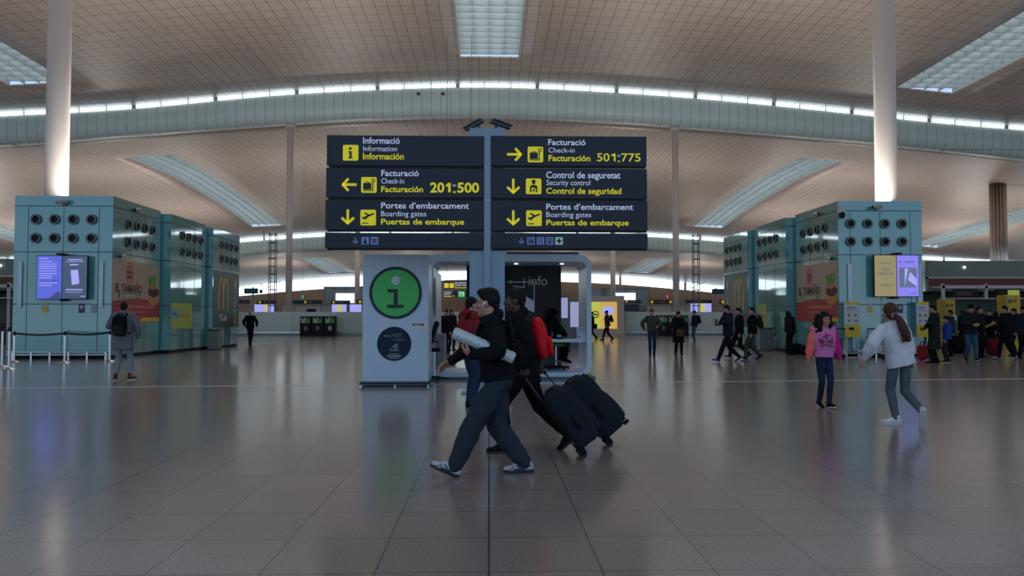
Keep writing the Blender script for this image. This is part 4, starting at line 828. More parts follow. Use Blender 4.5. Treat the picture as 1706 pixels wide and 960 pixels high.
# luggage trolleys by the right tower
def trolley(px, Y, lab, ad):
    x = ax(px, Y); t = thing('luggage_trolley', lab, 'trolley', (x, Y, 0)); TR = mat('trolley_steel', (.30, .32, .34), .3, .8)
    for s in (-1, 1):
        MB().tube([(x + s * .27, Y + .05, .18), (x + s * .28, Y + .02, .6), (x + s * .28, Y - .08, 1.02)], .018).build('upright', TR, t)
        MB().tube([(x + s * .27, Y + .05, .18), (x + s * .22, Y + .75, .16)], .018).build('base_bar', TR, t)
        MB().cyl((x + s * .27 - .02, Y, .08), (x + s * .27 + .02, Y, .08), .08, n=20).build('wheel', DARK, t)
    MB().cyl((x - .03, Y + .72, .07), (x + .03, Y + .72, .07), .07, n=20).build('wheel', DARK, t)
    MB().cyl((x - .3, Y - .08, 1.02), (x + .3, Y - .08, 1.02), .022, n=12).build('handle', DARK, t)
    b = MB()
    for k in range(5): b.cyl((x - .27, Y + .1 + k * .14, .19), (x + .27, Y + .1 + k * .14, .19), .01, n=6)
    for z in (.75, .88): b.cyl((x - .28, Y - .0, z), (x + .28, Y - .0, z), .01, n=6)
    for s in (-1, 1): b.tube([(x + s * .27, Y, .95), (x + s * .27, Y - .25, .93), (x + s * .27, Y - .25, .75), (x + s * .27, Y, .72)], .01, 6)
    b.cyl((x - .27, Y - .25, .93), (x + .27, Y - .25, .93), .01, n=6); b.cyl((x - .27, Y - .25, .75), (x + .27, Y - .25, .75), .01, n=6); b.build('wire_basket', TR, t)
    MB().box(x - .24, x + .24, Y - .02, Y, .32, .70, .005).build('advert_panel', ad, t)
trolley(1457, 25.9, 'luggage trolley with a white panel in front of the right tower', mat('trolley_white', (.55, .58, .60), .5)); trolley(1392, 26.3, 'dark luggage trolley behind the pink sweater', mat('trolley_dark', (.05, .06, .07), .5))
# ================================================================ PEOPLE
_ts = bpy.data.scenes.new('workbench')
def remesh(mb, voxel, smooth=6, disp=0, dscale=.1, mats=None, pick=None):
    """grow one continuous surface over everything in mb"""
    bmesh.ops.recalc_face_normals(mb.b, faces=mb.b.faces[:])
    me = bpy.data.meshes.new('m'); mb.b.to_mesh(me); mb.b.free()
    o = bpy.data.objects.new('m', me); _ts.collection.objects.link(o)
    r = o.modifiers.new('r', 'REMESH'); r.mode = 'VOXEL'; r.voxel_size = voxel
    if disp:
        tx_ = bpy.data.textures.get('folds%g' % dscale) or bpy.data.textures.new('folds%g' % dscale, 'CLOUDS'); tx_.noise_scale = dscale; tx_.noise_depth = 1
        d = o.modifiers.new('d', 'DISPLACE'); d.texture = tx_; d.strength = disp; d.mid_level = .5; d.texture_coords = 'LOCAL'
    s = o.modifiers.new('s', 'SMOOTH'); s.factor = .5; s.iterations = smooth
    vl = _ts.view_layers[0]; vl.update(); out = bpy.data.meshes.new_from_object(o.evaluated_get(vl.depsgraph))
    bpy.data.objects.remove(o); bpy.data.meshes.remove(me)
    for p in out.polygons: p.use_smooth = True
    if pick:
        for p in out.polygons: p.material_index = pick(p.center)
    return out
X_, Y_, Z_ = V((1, 0, 0)), V((0, 1, 0)), V((0, 0, 1))
def ik(a, c, l1, l2, pole):
    a, c = V(a), V(c); d = c - a; L = d.length
    if L > (l1 + l2) * .999: c = a + d * ((l1 + l2) * .999 / L); d = c - a; L = d.length
    k = (l1 * l1 - l2 * l2 + L * L) / (2 * L); h = sqrt(max(l1 * l1 - k * k, 0)); u = d / L
    p = V(pole); p = p - u * p.dot(u); p.normalize()
    return a + u * k + p * h, c
SKIN = vary(mat('skin_light', (.42, .22, .15), .5), 20, .06); SKIND = vary(mat('skin_dark', (.055, .028, .02), .5), 20, .06)
HAIRB = vary(mat('hair_black', (.007, .006, .007), .6, spec=.15), 60, .4, .3); HAIRBR = vary(mat('hair_brown', (.065, .026, .014), .5, spec=.2), 60, .3, .3); HAIRG = vary(mat('hair_grey', (.32, .31, .30), .6), 60, .3, .3)
EYEW = mat('eye_white', (.30, .27, .25), .35); EYED = mat('eye_dark', (.01, .008, .006), .2)
_cl = {}
def cloth(name, col, amt=.12, rough=.85):
    if name not in _cl: _cl[name] = vary(mat(name, col, rough, spec=.12), 14, amt)
    return _cl[name]
JEAN = cloth('denim_dark', (.018, .035, .075)); JEANL = cloth('denim_mid', (.04, .085, .16)); BLK = cloth('cloth_black', (.005, .006, .008)); NVY = cloth('cloth_navy', (.012, .016, .03)); RUB = mat('sole_white', (.55, .56, .58), .6); RUBD = mat('sole_dark', (.015, .015, .018), .6)
def person(label, x, y, rz, H=1.75, pz=.95, lean=0, side=0, twist=0, head=(0, 0), fl=None, fr=None, hl=None, hr=None, skin=SKIN, hair=('short', HAIRB),
           top=None, legs=None, shoes=None, skirt=None, vox=.012, hs=1.0, w=1.0, face=False, seat=False, kneepole=(0, 1, 0), headup=0, torso=1.0):
    s = H / 1.75; t = thing('person', label, 'person', (x, y, 0), rz)
    Rt = M.Rotation(radians(twist), 3, 'Z') @ M.Rotation(radians(side), 3, 'Y') @ M.Rotation(radians(-lean), 3, 'X')
    P = V((0, 0, pz)); T = lambda a: P + Rt @ V(a)
    N, Sh = T((0, -.01, .53 * torso)), [T((-.175 * w, -.015, .485 * torso)), T((.175 * w, -.015, .485 * torso))]
    hp = [P + V((-.09 * w, 0, -.03)), P + V((.09 * w, 0, -.03))]
    Rh = M.Rotation(radians(head[1]), 3, 'Z') @ M.Rotation(radians(head[0]), 3, 'X') @ (M.Rotation(radians(-lean * .5), 3, 'X'))
    hc = N + Rh @ V((0, .022, .145 * (1 + .6 * (hs - 1)))); Hd = lambda a: hc + Rh @ (V(a) * hs)
    fl = fl or (-.10, 0, .085, 0, 8); fr = fr or (.10, 0, .085, 0, -8)
    ank, knee, fdir = [], [], []
    for k, f in enumerate((fl, fr)):
        kn, an = ik(hp[k], f[:3], .435, .425, V(kneepole)); ank.append(an); knee.append(kn)
        q = M.Rotation(radians(f[4] if len(f) > 4 else 0), 3, 'Z') @ M.Rotation(radians(f[3] if len(f) > 3 else 0), 3, 'X'); fdir.append(q)
    hl = hl or dict(p=(-.25 * w, .03, pz - .14)); hr = hr or dict(p=(.25 * w, .03, pz - .14))
    elb, wri = [], []
    for k, h in enumerate((hl, hr)):
        e, wv = ik(Sh[k], h['p'], .285, .255, h.get('pole', ((-.35, .35)[k], -1, -.2))); elb.append(e); wri.append(wv)
    # ---- body: one continuous skin
    b = MB(); n_ = 14 if vox < .01 else 10
    b.ell(Hd((0, -.012, .022)), V((.074, .093, .100)) * hs, Rh); b.ell(Hd((0, .020, -.045)), V((.057, .070, .080)) * hs, Rh)
    b.ell(Hd((0, .072, -.103)), .021 * hs); b.chain([Hd((0, .095, .012)), Hd((0, .112, -.034))], [.009 * hs, .0145 * hs], 10)
    for sx in (-1, 1):
        b.ell(Hd((sx * .036, .062, -.03)), .027 * hs); b.ell(Hd((sx * .077, -.008, -.008)), V((.011, .021, .032)) * hs, Rh)
        b.chain([Hd((sx * .012, .085, .022)), Hd((sx * .048, .070, .020))], [.012 * hs, .010 * hs], 8); b.ell(Hd((sx * .010, .103, -.035)), .0095 * hs)
    b.chain([Hd((-.02, .086, -.067)), Hd((0, .094, -.065)), Hd((.02, .086, -.067))], [.007 * hs, .0095 * hs, .007 * hs], 8); b.chain([Hd((-.017, .084, -.079)), Hd((0, .090, -.080)), Hd((.017, .084, -.079))], [.007 * hs, .009 * hs, .007 * hs], 8)
    b.cap(Hd((0, -.028, -.06)), .056 * hs, N + V((0, 0, -.02)), .058, n_)
    rg = [(T((0, 0, z * torso)), Rt @ X_, Rt @ Y_, rx * w - .015, ry - .012) for z, rx, ry in ((-.11, .13, .10), (0, .165, .115), (.12, .14, .10), (.30, .165, .115), (.43, .17, .10), (.50, .11, .075), (.54, .06, .055))]
    b.loft(rg)
    for k in (0, 1):
        b.chain([Sh[k], elb[k], wri[k]], [.047 * w, .036, .025], n_); b.chain([hp[k], knee[k], ank[k]], [.070 * w, .047, .033], n_)
        h = (hl, hr)[k]; d = V(h['d']).normalized() if 'd' in h else (wri[k] - elb[k]).normalized()
        nn = V(h.get('n', ((1, 0, 0), (-1, 0, 0))[k])); nn = (nn - d * nn.dot(d)).normalized(); th = (nn.cross(d) if k == 0 else d.cross(nn)).normalized(); cu = h.get('curl', .35)
        kk = .93; w0 = wri[k]
        b.chain([w0, w0 + d * .03], [.024, .026], 10)
        for q in range(4):
            o_ = th * (.030 - .020 * q); base = w0 + d * (.088 - .004 * abs(q - 1)) * kk + o_; b.chain([w0 + d * .022 + o_ * .7, base], [.016, .0125], 8)
            ln = (.040, .045, .041, .032)[q]; a = cu * .8; p = base; dd = d
            for j, (f_, r0, r1) in enumerate(((1, .0105, .0095), (.66, .0095, .0085), (.52, .0085, .007))):
                dd = (d * cos(a) + nn * sin(a)); p2 = p + dd * ln * f_; b.chain([p, p2], [r0, r1], 8); p = p2; a += cu * 1.15
        tb = w0 + d * .030 + th * .022; t1_ = tb + (d * .55 + th * .8 + nn * .35).normalized() * .042; t2 = t1_ + (d * .9 + th * (.35 - cu * .3) + nn * (.2 + cu * .5)).normalized() * .033; t3 = t2 + (d * .95 + th * (.1 - cu * .4) + nn * (.2 + cu * .6)).normalized() * .026
        b.chain([w0 + d * .012 + th * .008, tb, t1_, t2, t3], [.017, .015, .0125, .011, .0085], 8)
        q = fdir[k]; b.chain([ank[k] + q @ V((0, -.03, -.035)), ank[k] + q @ V((0, .13, -.05))], [.028, .022], 8)
    for v in b.b.verts: v.co *= s
    body = link('body', remesh(b, vox * s, 3), skin, t)
    def put(name, mb, m, disp=0, ds=.12, sm=6, pick=None, parent=t, v=vox):
        for q in mb.b.verts: q.co *= s
        return link(name, remesh(mb, v * s, sm, disp, ds, pick=pick), m, parent)
    # ---- trousers
    L = legs or dict(m=JEAN); lo = L.get('loose', .012); b = MB()
    b.loft([(T((0, 0, z)), Rt @ X_, Rt @ Y_, rx * w + lo * .5, ry + lo * .5) for z, rx, ry in ((.10, .132, .095), (.03, .148, .106), (-.05, .158, .114), (-.11, .12, .09))])
    for k in (0, 1):
        kn, an, h0 = knee[k], ank[k], hp[k]; d = (an - kn).normalized(); end = an - d * L.get('up', .0)
        b.chain([h0, h0.lerp(kn, .5), kn, kn.lerp(end, .4), end], [.072 * w + lo * .4, .076 * w + lo * .9, .058 + lo, .056 + lo, L.get('cuff', .038 + lo)], n_)
    put('trousers', b, L['m'], L.get('fold', .012), .10)
    if skirt:
        b = MB(); z0, z1, rx0, rx1 = skirt['z1'], pz + .16, skirt.get('r', .24), .17; c1 = V((0, skirt.get('dy', 0), z0)); c0 = T((0, 0, .16))
        b.loft([(c1.lerp(c0, q), X_, Y_, rx0 + (rx1 - rx0) * q, (rx0 + (rx1 - rx0) * q) * .78) for q in (0, .3, .6, 1)]); put('coat_skirt', b, skirt['m'], .012, .15)
    # ---- top
    if top:
        lo = top.get('loose', .018); b = MB(); hem = top.get('hem', -.04)
        sec = [(hem, .168, .122)] + [z for z in ((.02, .165, .12), (.12, .152, .112), (.30, .17, .12), (.43, .172, .105)) if z[0] > hem + .03]
        b.loft([(T((0, -.004, z * torso)), Rt @ X_, Rt @ Y_, rx * w + lo * (1.2 if i == 0 and top.get('blouse') is None else 1) + (.014 if i == 0 else 0) * top.get('flare', 0), ry + lo + (.03 if i == 0 else .008) * top.get('flare', 0)) for i, (z, rx, ry) in enumerate(sec)] + [(T((0, -.01, .505 * torso)), Rt @ X_, Rt @ Y_, .115 * w + lo * .5, .082 + lo * .4), (T((0, -.008, .545 * torso)), Rt @ X_, Rt @ Y_, .064 + lo * .3, .062 + lo * .3)])
        ar = top.get('arm', 0.0)
        for k in (0, 1):
            b.ell(Sh[k], .066 * w + lo * .6)
            cu_ = wri[k]; b.chain([Sh[k] + (T((0, 0, .45)) - Sh[k]) * .12, Sh[k].lerp(elb[k], .5), elb[k], elb[k].lerp(cu_, .5), elb[k].lerp(cu_, .97)], [.060 * w + lo * .6, .052 + lo * .7 + ar, .046 + lo * .7 + ar, .042 + lo * .7 + ar, .033 + lo * .35], n_)
        if top.get('hood') == 'down':
            b.ell(T((0, -.075, .555 * torso)), V((.105, .06, .06)), Rt); b.tube([T((.085 * cos(a), -.015 + .085 * sin(a), .555 * torso + .02 * (-sin(a)))) for a in [2 * pi * i / 20 for i in range(20)]], .026, 8, True)
        elif top.get('collar', True): b.tube([T((.066 * cos(a), -.005 + .066 * sin(a), .55 * torso)) for a in [2 * pi * i / 20 for i in range(20)]], .017 + .006 * (top.get('hood') == 'up'), 8, True)
        pk = None
        if 'pick' in top: pk = (lambda c: top['pick'](c / s, elb, wri, Sh))
        put(top.get('name', 'jacket'), b, top['m'], top.get('fold', .014), .11, 5, pk)
    # ---- shoes
    S = shoes or dict(m=BLK, sole=RUBD)
    for k in (0, 1):
        q, a = fdir[k], ank[k]; b = MB(); Fp = lambda v: a + q @ V(v)
        b.ell(Fp((0, -.035, -.035)), (.038, .045, .045), q); b.ell(Fp((0, .045, -.030)), (.040, .085, .045), q); b.ell(Fp((0, .135, -.048)), (.042, .068, .030), q); b.cap(Fp((0, -.02, .015 + S.get('high', 0))), .043, Fp((0, -.01, -.03)), .043, 10)
        for v in b.b.verts:
            lv = q.transposed() @ (v.co - a)
            if lv.z < -.068: v.co = a + q @ V((lv.x, lv.y, -.068))
        so = put('shoe', b, S['m'], 0, 1, 3, v=min(vox, .009))
        out = [(.041 * cos(an_) * (1 + .12 * sin(an_)), .06 + .142 * sin(an_)) for an_ in [2 * pi * i / 26 for i in range(26)]]
        b = MB(); b.prism(Fp((0, 0, -.085)), q @ X_, q @ Y_, out, 0, .026)
        for v in b.b.verts: v.co *= s
        b.build('sole', S.get('sole', RUBD), so, raw=True)
        if 'stripe' in S:
            for sx in (-1, 1):
                b = MB(); b.tube([Fp((sx * .0425, y_, z_)) for y_, z_ in ((.11, -.046), (.05, -.050), (.015, -.042), (-.055, -.008))], [.004, .010, .012, .004], 8); b.tube([Fp((sx * .039, y_, z_)) for y_, z_ in ((.085, -.012), (.06, -.025), (.045, -.04))], .006, 6); b.tube([Fp((sx * .036, y_, z_)) for y_, z_ in ((.17, -.060), (.135, -.046), (.11, -.03))], .006, 6); b.tube([Fp((sx * .037, y_, z_)) for y_, z_ in ((-.07, -.05), (-.04, -.055), (0, -.062))], .006, 6)
                for v in b.b.verts: v.co *= s
                b.build('side_stripe', S['stripe'], so, raw=True)
            b = MB()
            for j in range(5): b.tube([Fp((-.028, .035 + .018 * j, .008 - .008 * j)), Fp((0, .035 + .018 * j, .014 - .008 * j)), Fp((.028, .035 + .018 * j, .008 - .008 * j))], .0045, 6)
            b.tube([Fp((0, .03, .01)), Fp((.03, .045, .025)), Fp((.05, .06, .0))], .004, 6); b.tube([Fp((0, .03, .01)), Fp((-.03, .045, .025)), Fp((-.055, .05, -.0))], .004, 6)
            for v in b.b.verts: v.co *= s
            b.build('lace', BLK, so, raw=True)
    # ---- hair / headgear
    hk, hm = hair; b = MB(); v_ = min(vox, .008)
    def cut(zf, grow=1.085, c=(0, -.016, .026)):
        q = MB(); q.ell((0, 0, 0), (.074 * grow, .093 * grow, .100 * grow), u=28, v=20); 
        for vv in q.b.verts: vv.co += V(c)
        bmesh.ops.bisect_plane(q.b, geom=q.b.verts[:] + q.b.edges[:] + q.b.faces[:], plane_co=(0, 0, zf[0]), plane_no=(0, -zf[1], 1), clear_inner=True)
        bmesh.ops.holes_fill(q.b, edges=q.b.edges[:]); me = bpy.data.meshes.new('h'); q.b.to_mesh(me); q.b.free(); n0 = len(b.b.verts); b.b.from_mesh(me); bpy.data.meshes.remove(me); b.b.verts.ensure_lookup_table()
        for vv in b.b.verts[n0:]: vv.co = Hd(vv.co)
    if hk == 'short': cut((-.002, .82), 1.10); b.ell(Hd((0, -.075, -.035)), V((.062, .03, .05)) * hs, Rh)
    elif hk == 'crop': cut((.004, .80), 1.035)
    elif hk == 'quiff': cut((.004, .78), 1.12, (0, -.018, .030)); b.ell(Hd((0, .035, .098)), V((.066, .062, .036)) * hs, Rh); b.ell(Hd((0, -.06, .085)), V((.066, .05, .04)) * hs, Rh); b.ell(Hd((0, -.085, -.03)), V((.058, .025, .05)) * hs, Rh)
    elif hk == 'bald': cut((-.015, 1.3), 1.03)
    elif hk in ('tail', 'bun', 'long', 'curly'):
        cut((.0, .72), 1.12); b.ell(Hd((0, -.06, -.02)), V((.075, .05, .075)) * hs, Rh)
        if hk == 'tail':
            b.ell(Hd((0, -.115, -.035)), .03 * hs); pts = [Hd((0, -.12, -.03)), Hd((.016, -.19, -.08)), Hd((.045, -.225, -.18)), Hd((.08, -.23, -.27)), Hd((.10, -.225, -.34))]; b.chain(pts, [.028, .052, .064, .064, .036], 12); b.ell(Hd((.05, -.225, -.33)), V((.03, .02, .05))); b.ell(Hd((.13, -.225, -.32)), V((.025, .02, .05)))
        if hk == 'bun': b.ell(Hd((0, -.10, .06)), .04 * hs)
        if hk == 'long':
            for sx in (-1, 1): b.chain([Hd((sx * .07, .0, .02)), Hd((sx * .085, -.005, -.08)), Hd((sx * .085, .01, -.19))], [.03, .036, .03], 10)
            b.chain([Hd((0, -.08, 0)), Hd((0, -.085, -.17))], [.06, .065], 10)
        if hk == 'curly':
            R_ = random.Random(5)
            for sx in (-1, 1): b.chain([Hd((sx * .070, -.005, .05)), Hd((sx * .098, .0, -.03)), Hd((sx * .108, .01, -.12)), Hd((sx * .095, .02, -.19))], [.045, .052, .056, .045], 12)
            b.chain([Hd((0, -.07, .03)), Hd((0, -.10, -.15))], [.085, .095], 14)
            for q in range(60):
                a = R_.uniform(0, pi); z = R_.uniform(-.21, .06); sx = cos(a); r = .135 + .012 * R_.random() + (.015 if z < -.05 else -.02)
                b.ell(Hd((r * sx * 1.05, -.02 - r * .9 * sin(a) + (.03 if abs(sx) > .8 else 0), z)), V((.024, .024, .028)) * hs, u=10, v=8)
    elif hk == 'beanie': cut((.012, .35), 1.14, (0, -.012, .034)); b.tube([Hd((.083 * cos(a), -.014 + .103 * sin(a), .022 + .035 * sin(a))) for a in [2 * pi * i / 24 for i in range(24)]], .014 * hs, 8, True)
    elif hk == 'cap': cut((.02, .25), 1.10, (0, -.012, .03)); b.loft([(Hd((0, .085 + .075 * q, .048 - .02 * q)), Rh @ X_, Rh @ Z_, .072 * (1 - .5 * q * q) * hs, .008) for q in (0, .4, .75, 1)], 16)
    elif hk == 'hood':
        cut((-.11, .25), 1.32, (0, -.03, .012)); b.ell(Hd((0, -.07, -.07)), V((.095, .07, .09)) * hs, Rh)
    elif hk == 'scarf': cut((-.02, .55), 1.2); b.ell(Hd((0, .0, -.13)), V((.085, .085, .06)) * hs, Rh)
    put({'beanie': 'beanie', 'cap': 'cap', 'hood': 'hood', 'scarf': 'headscarf'}.get(hk, 'hair'), b, hm, .010 if hk in ('curly', 'tail', 'long', 'quiff') else .004, .03, 2, v=v_)
    if face:
        for sx in (-1, 1):
            b = MB(); b.ell(Hd((sx * .030, .0735, .001)), .0105 * hs, u=14, v=10)
            for v in b.b.verts: v.co *= s
            e = b.build('eye', EYEW, t, True, raw=True); b = MB(); b.ell(Hd((sx * .031, .0795, .001)), V((.0058, .0058, .0058)) * hs, u=12, v=8)
            for v in b.b.verts: v.co *= s
            b.build('iris', EYED, e, True, raw=True)
            b = MB(); b.tube([Hd((sx * .014, .0985, .024)), Hd((sx * .034, .089, .030)), Hd((sx * .054, .072, .025))], [.0035, .0045, .002], 6)
            for v in b.b.verts: v.co *= s
            b.build('eyebrow', hm if hk not in ('beanie', 'cap', 'hood', 'scarf') else HAIRB, t, True, raw=True)
        b = MB(); b.tube([Hd((-.022, .0925, -.072)), Hd((0, .1005, -.0725)), Hd((.022, .0925, -.072))], [.001, .0022, .001], 6)
        for v in b.b.verts: v.co *= s
        b.build('mouth', mat('mouth', (.16, .05, .04), .5), t, True, raw=True)
    return dict(o=t, s=s, T=T, Hd=Hd, wri=wri, elb=elb, Sh=Sh, Rt=Rt, Rh=Rh, hs=hs)
def stride(a, lead='l', lift=.05, w=.09):
    """front foot heel-down and rear foot heel-up"""
    f, r = (a, .085, 12, 0), (-a * 1.05, .085 + lift, -32, 0)
    A = lambda sx, q: (sx * w, q[0], q[1], q[2], q[3])
    return (A(-1, f), A(1, r)) if lead == 'l' else (A(-1, r), A(1, f))
def pack(label, p, m, zc=.33, wd=.30, ht=.44, dp=.17, logo=None, strap=BLK, pocket=None, y0=-.135, group=None):
    """a backpack on the person's back: body, front pocket, carrying loop and shoulder straps"""
    s, T = p['s'], p['T']; t = thing('backpack', label, 'backpack', p['o'].location[:], p['o'].rotation_euler.z, group); Rt = p['Rt']
    def fin(b, name, m_, par, vx=.012, d=.01):
        for v in b.b.verts: v.co *= s
        return link(name, remesh(b, vx * s, 5, d, .1), m_, par)
    b = MB(); b.loft([(T((0, y0 - dp / 2 - .012 * (i == 1), zc + z * ht)), Rt @ X_, Rt @ Y_, wd / 2 * k, dp / 2 * q) for i, (z, k, q) in enumerate(((-.5, .70, .45), (-.42, .92, .70), (-.22, 1, .98), (.05, 1, 1.06), (.30, .95, .90), (.44, .75, .60), (.5, .45, .35)))], 28); bd = fin(b, 'pack_body', m, t)
    b = MB(); b.loft([(T((0, y0 - dp - .005, zc + z * ht)), Rt @ X_, Rt @ Y_, wd * .38 * k, .035) for z, k in ((-.45, .8), (-.38, 1), (-.1, 1), (.0, .7))], 24); fin(b, 'pocket', pocket or m, t)
    b = MB(); b.tube([T((.05 * cos(a), y0 - .03, zc + ht * .5 + .035 * sin(a))) for a in [pi * i / 8 for i in range(9)]], .008 * 1.2, 6)
    for v in b.b.verts: v.co *= s
    b.build('carry_loop', strap, t, raw=True)
    for sx in (-1, 1):
        b = MB(); pts = [T((sx * .09, y0 - .01, zc + ht * .42)), T((sx * .10, -.08, .515)), T((sx * .11, -.01, .545)), T((sx * .115, .085, .49)), T((sx * .13, .155, .36)), T((sx * .155, .13, .22)), T((sx * .18, .02, .12)), T((sx * .15, y0 + .01, .10))]
        b.tube(pts, .017, 8)
        for v in b.b.verts: v.co *= s
        b.build('strap', strap, t, True, raw=True)
    if logo:
        b = MB()
        c = T((logo[1], y0 - dp - .045, zc + .02))
        for k in range(5): a = pi / 2 + 2 * pi * k / 5; b.cyl(c, c + Rt @ V((.03 * cos(a), 0, .03 * sin(a))), .004, .002, 6)
        for v in b.b.verts: v.co *= s
        b.build('emblem', logo[0], t, raw=True)
    return t
# ---------------------------------------------------------------- the two men with cases in the foreground
Wt = pi / 2
SNK = dict(m=vary(mat('trainer_white', (.40, .46, .53), .5), 24, .3), sole=RUBD, stripe=mat('trainer_navy', (.015, .03, .06), .5))
A = person('person in black hoodie and slate sweatpants striding with a wrapped tube under arm', .083, 7.2, Wt, 1.77, pz=.888, lean=9, head=(3, -16), fl=(-.085, .395, .088, 24, 0), fr=(.085, -.25, .085, 0, 0),
    hl=dict(p=(-.245, .235, 1.09), pole=(-.7, -.6, -1), d=(.12, .8, .5), n=(.35, -.4, .8), curl=.7), hr=dict(p=(.25, .445, 1.005), pole=(.6, -.6, -.6), d=(.0, .75, -.35), n=(-.5, -.3, -.7), curl=.55),
    hair=('quiff', HAIRB), top=dict(m=cloth('hoodie_black', (.006, .0075, .010)), loose=.026, hem=-.02, hood='down', fold=.03, flare=1.4), legs=dict(m=cloth('sweatpants_slate', (.027, .036, .051)), loose=.038, cuff=.074, fold=.024, up=.02), shoes=SNK, vox=.0062, face=True)
def worn(p, pts, r, name, m, parent=None):
    b = MB(); b.tube(pts, r, 8)
    for v in b.b.verts: v.co *= p['s']
    return b.build(name, m, parent or p['o'], True, raw=True)
Hd = A['Hd']
t = thing('earbud', 'small white wireless earbud in the left ear of the striding person in black hoodie', 'earbud', A['o'].location[:], Wt)
worn(A, [Hd((-.089, .004, -.004)), Hd((-.093, .012, -.018)), Hd((-.092, .020, -.042))], [.0085, .006, .004], 'stem', mat('earbud_white', (.75, .77, .8), .3), t)
b = MB(); b.ell(Hd((-.088, .004, -.002)) * A['s'], .010 * A['s']); b.build('bud', mat('earbud_white'), t, True, raw=True)
c = A['T']((-.085, .150, .38)); b = MB()
for v0, v1 in (((0, 0, 0), (.03, .0, .035)), ((0, 0, 0), (.012, 0, -.012))): b.cyl((c + V(v0)) * A['s'], (c + V(v1)) * A['s'], .004, n=6)
b.build('chest_logo', mat('logo_white', (.5, .52, .55), .5), A['o'], raw=True)
t = thing('wrapped_tube', 'long tube wrapped in clear plastic held under the arm of the person in black hoodie', 'tube', A['o'].location[:], Wt); TB = vary(mat('plastic_wrap', (.42, .52, .56), .16, spec=.8, coat=.6), 40, .35, .5)
p0, p1 = V((-.215, -.135, 1.075)), V((-.235, .40, 1.305)); d = (p1 - p0).normalized()
MB().cyl(p0, p1, .052, .054, 32).build('tube', TB, t, False, raw=True)
for e, s_ in ((p0, -1), (p1, 1)): MB().cyl(e - d * .004 * s_, e + d * .007 * s_, .046, .040, 28).build('end_cap', mat('tube_core', (.42, .36, .32), .6), t, raw=True)
b = MB()
for k in range(9): c = p0.lerp(p1, (k + .5) / 9); q = d.to_track_quat('Z', 'Y').to_matrix(); b.tube([c + q @ V((.0545 * cos(a), .0545 * sin(a), .012 * sin(a * 2 + k))) for a in [2 * pi * i / 24 for i in range(24)]], .0022, 5, True)
b.build('wrap_crease', mat('wrap_pale', (.60, .72, .76), .15, spec=.8), t, True, raw=True)
t = pack('black backpack worn by the person carrying the tube', A, BLK, zc=.30, wd=.26, ht=.38, dp=.07, y0=-.140)
B = person('person in black hooded coat wearing red backpack and pulling a case', .372, 8.4, Wt, 1.80, pz=.90, lean=9, head=(6, -4), fl=(-.085, .19, .085, 0, 0), fr=(.085, -.47, .17, -42, 0),
    hl=dict(p=(-.30, .02, .90), pole=(-.5, -.8, -.1), d=(0, -.35, -.8), curl=.9), hr=dict(p=(.28, -.17, .86), pole=(.5, -.8, -.1), d=(0, -.5, -.7), curl=.9), skin=SKIND, hair=('short', HAIRB),
    top=dict(m=cloth('coat_black', (.005, .007, .008)), loose=.032, hem=-.20, hood='down', fold=.02), legs=dict(m=BLK, loose=.022, cuff=.055), shoes=dict(m=BLK, sole=RUBD), vox=.0075, face=True)
REDP = cloth('pack_red', (.62, .012, .02), .1, .6)
pack('bright red backpack with black straps on the person in the black coat', B, REDP, zc=.25, wd=.30, ht=.44, dp=.17, logo=(mat('emblem_pink', (.75, .3, .32), .5), -.06), strap=cloth('strap_green_grey', (.03, .045, .04)), y0=-.125)
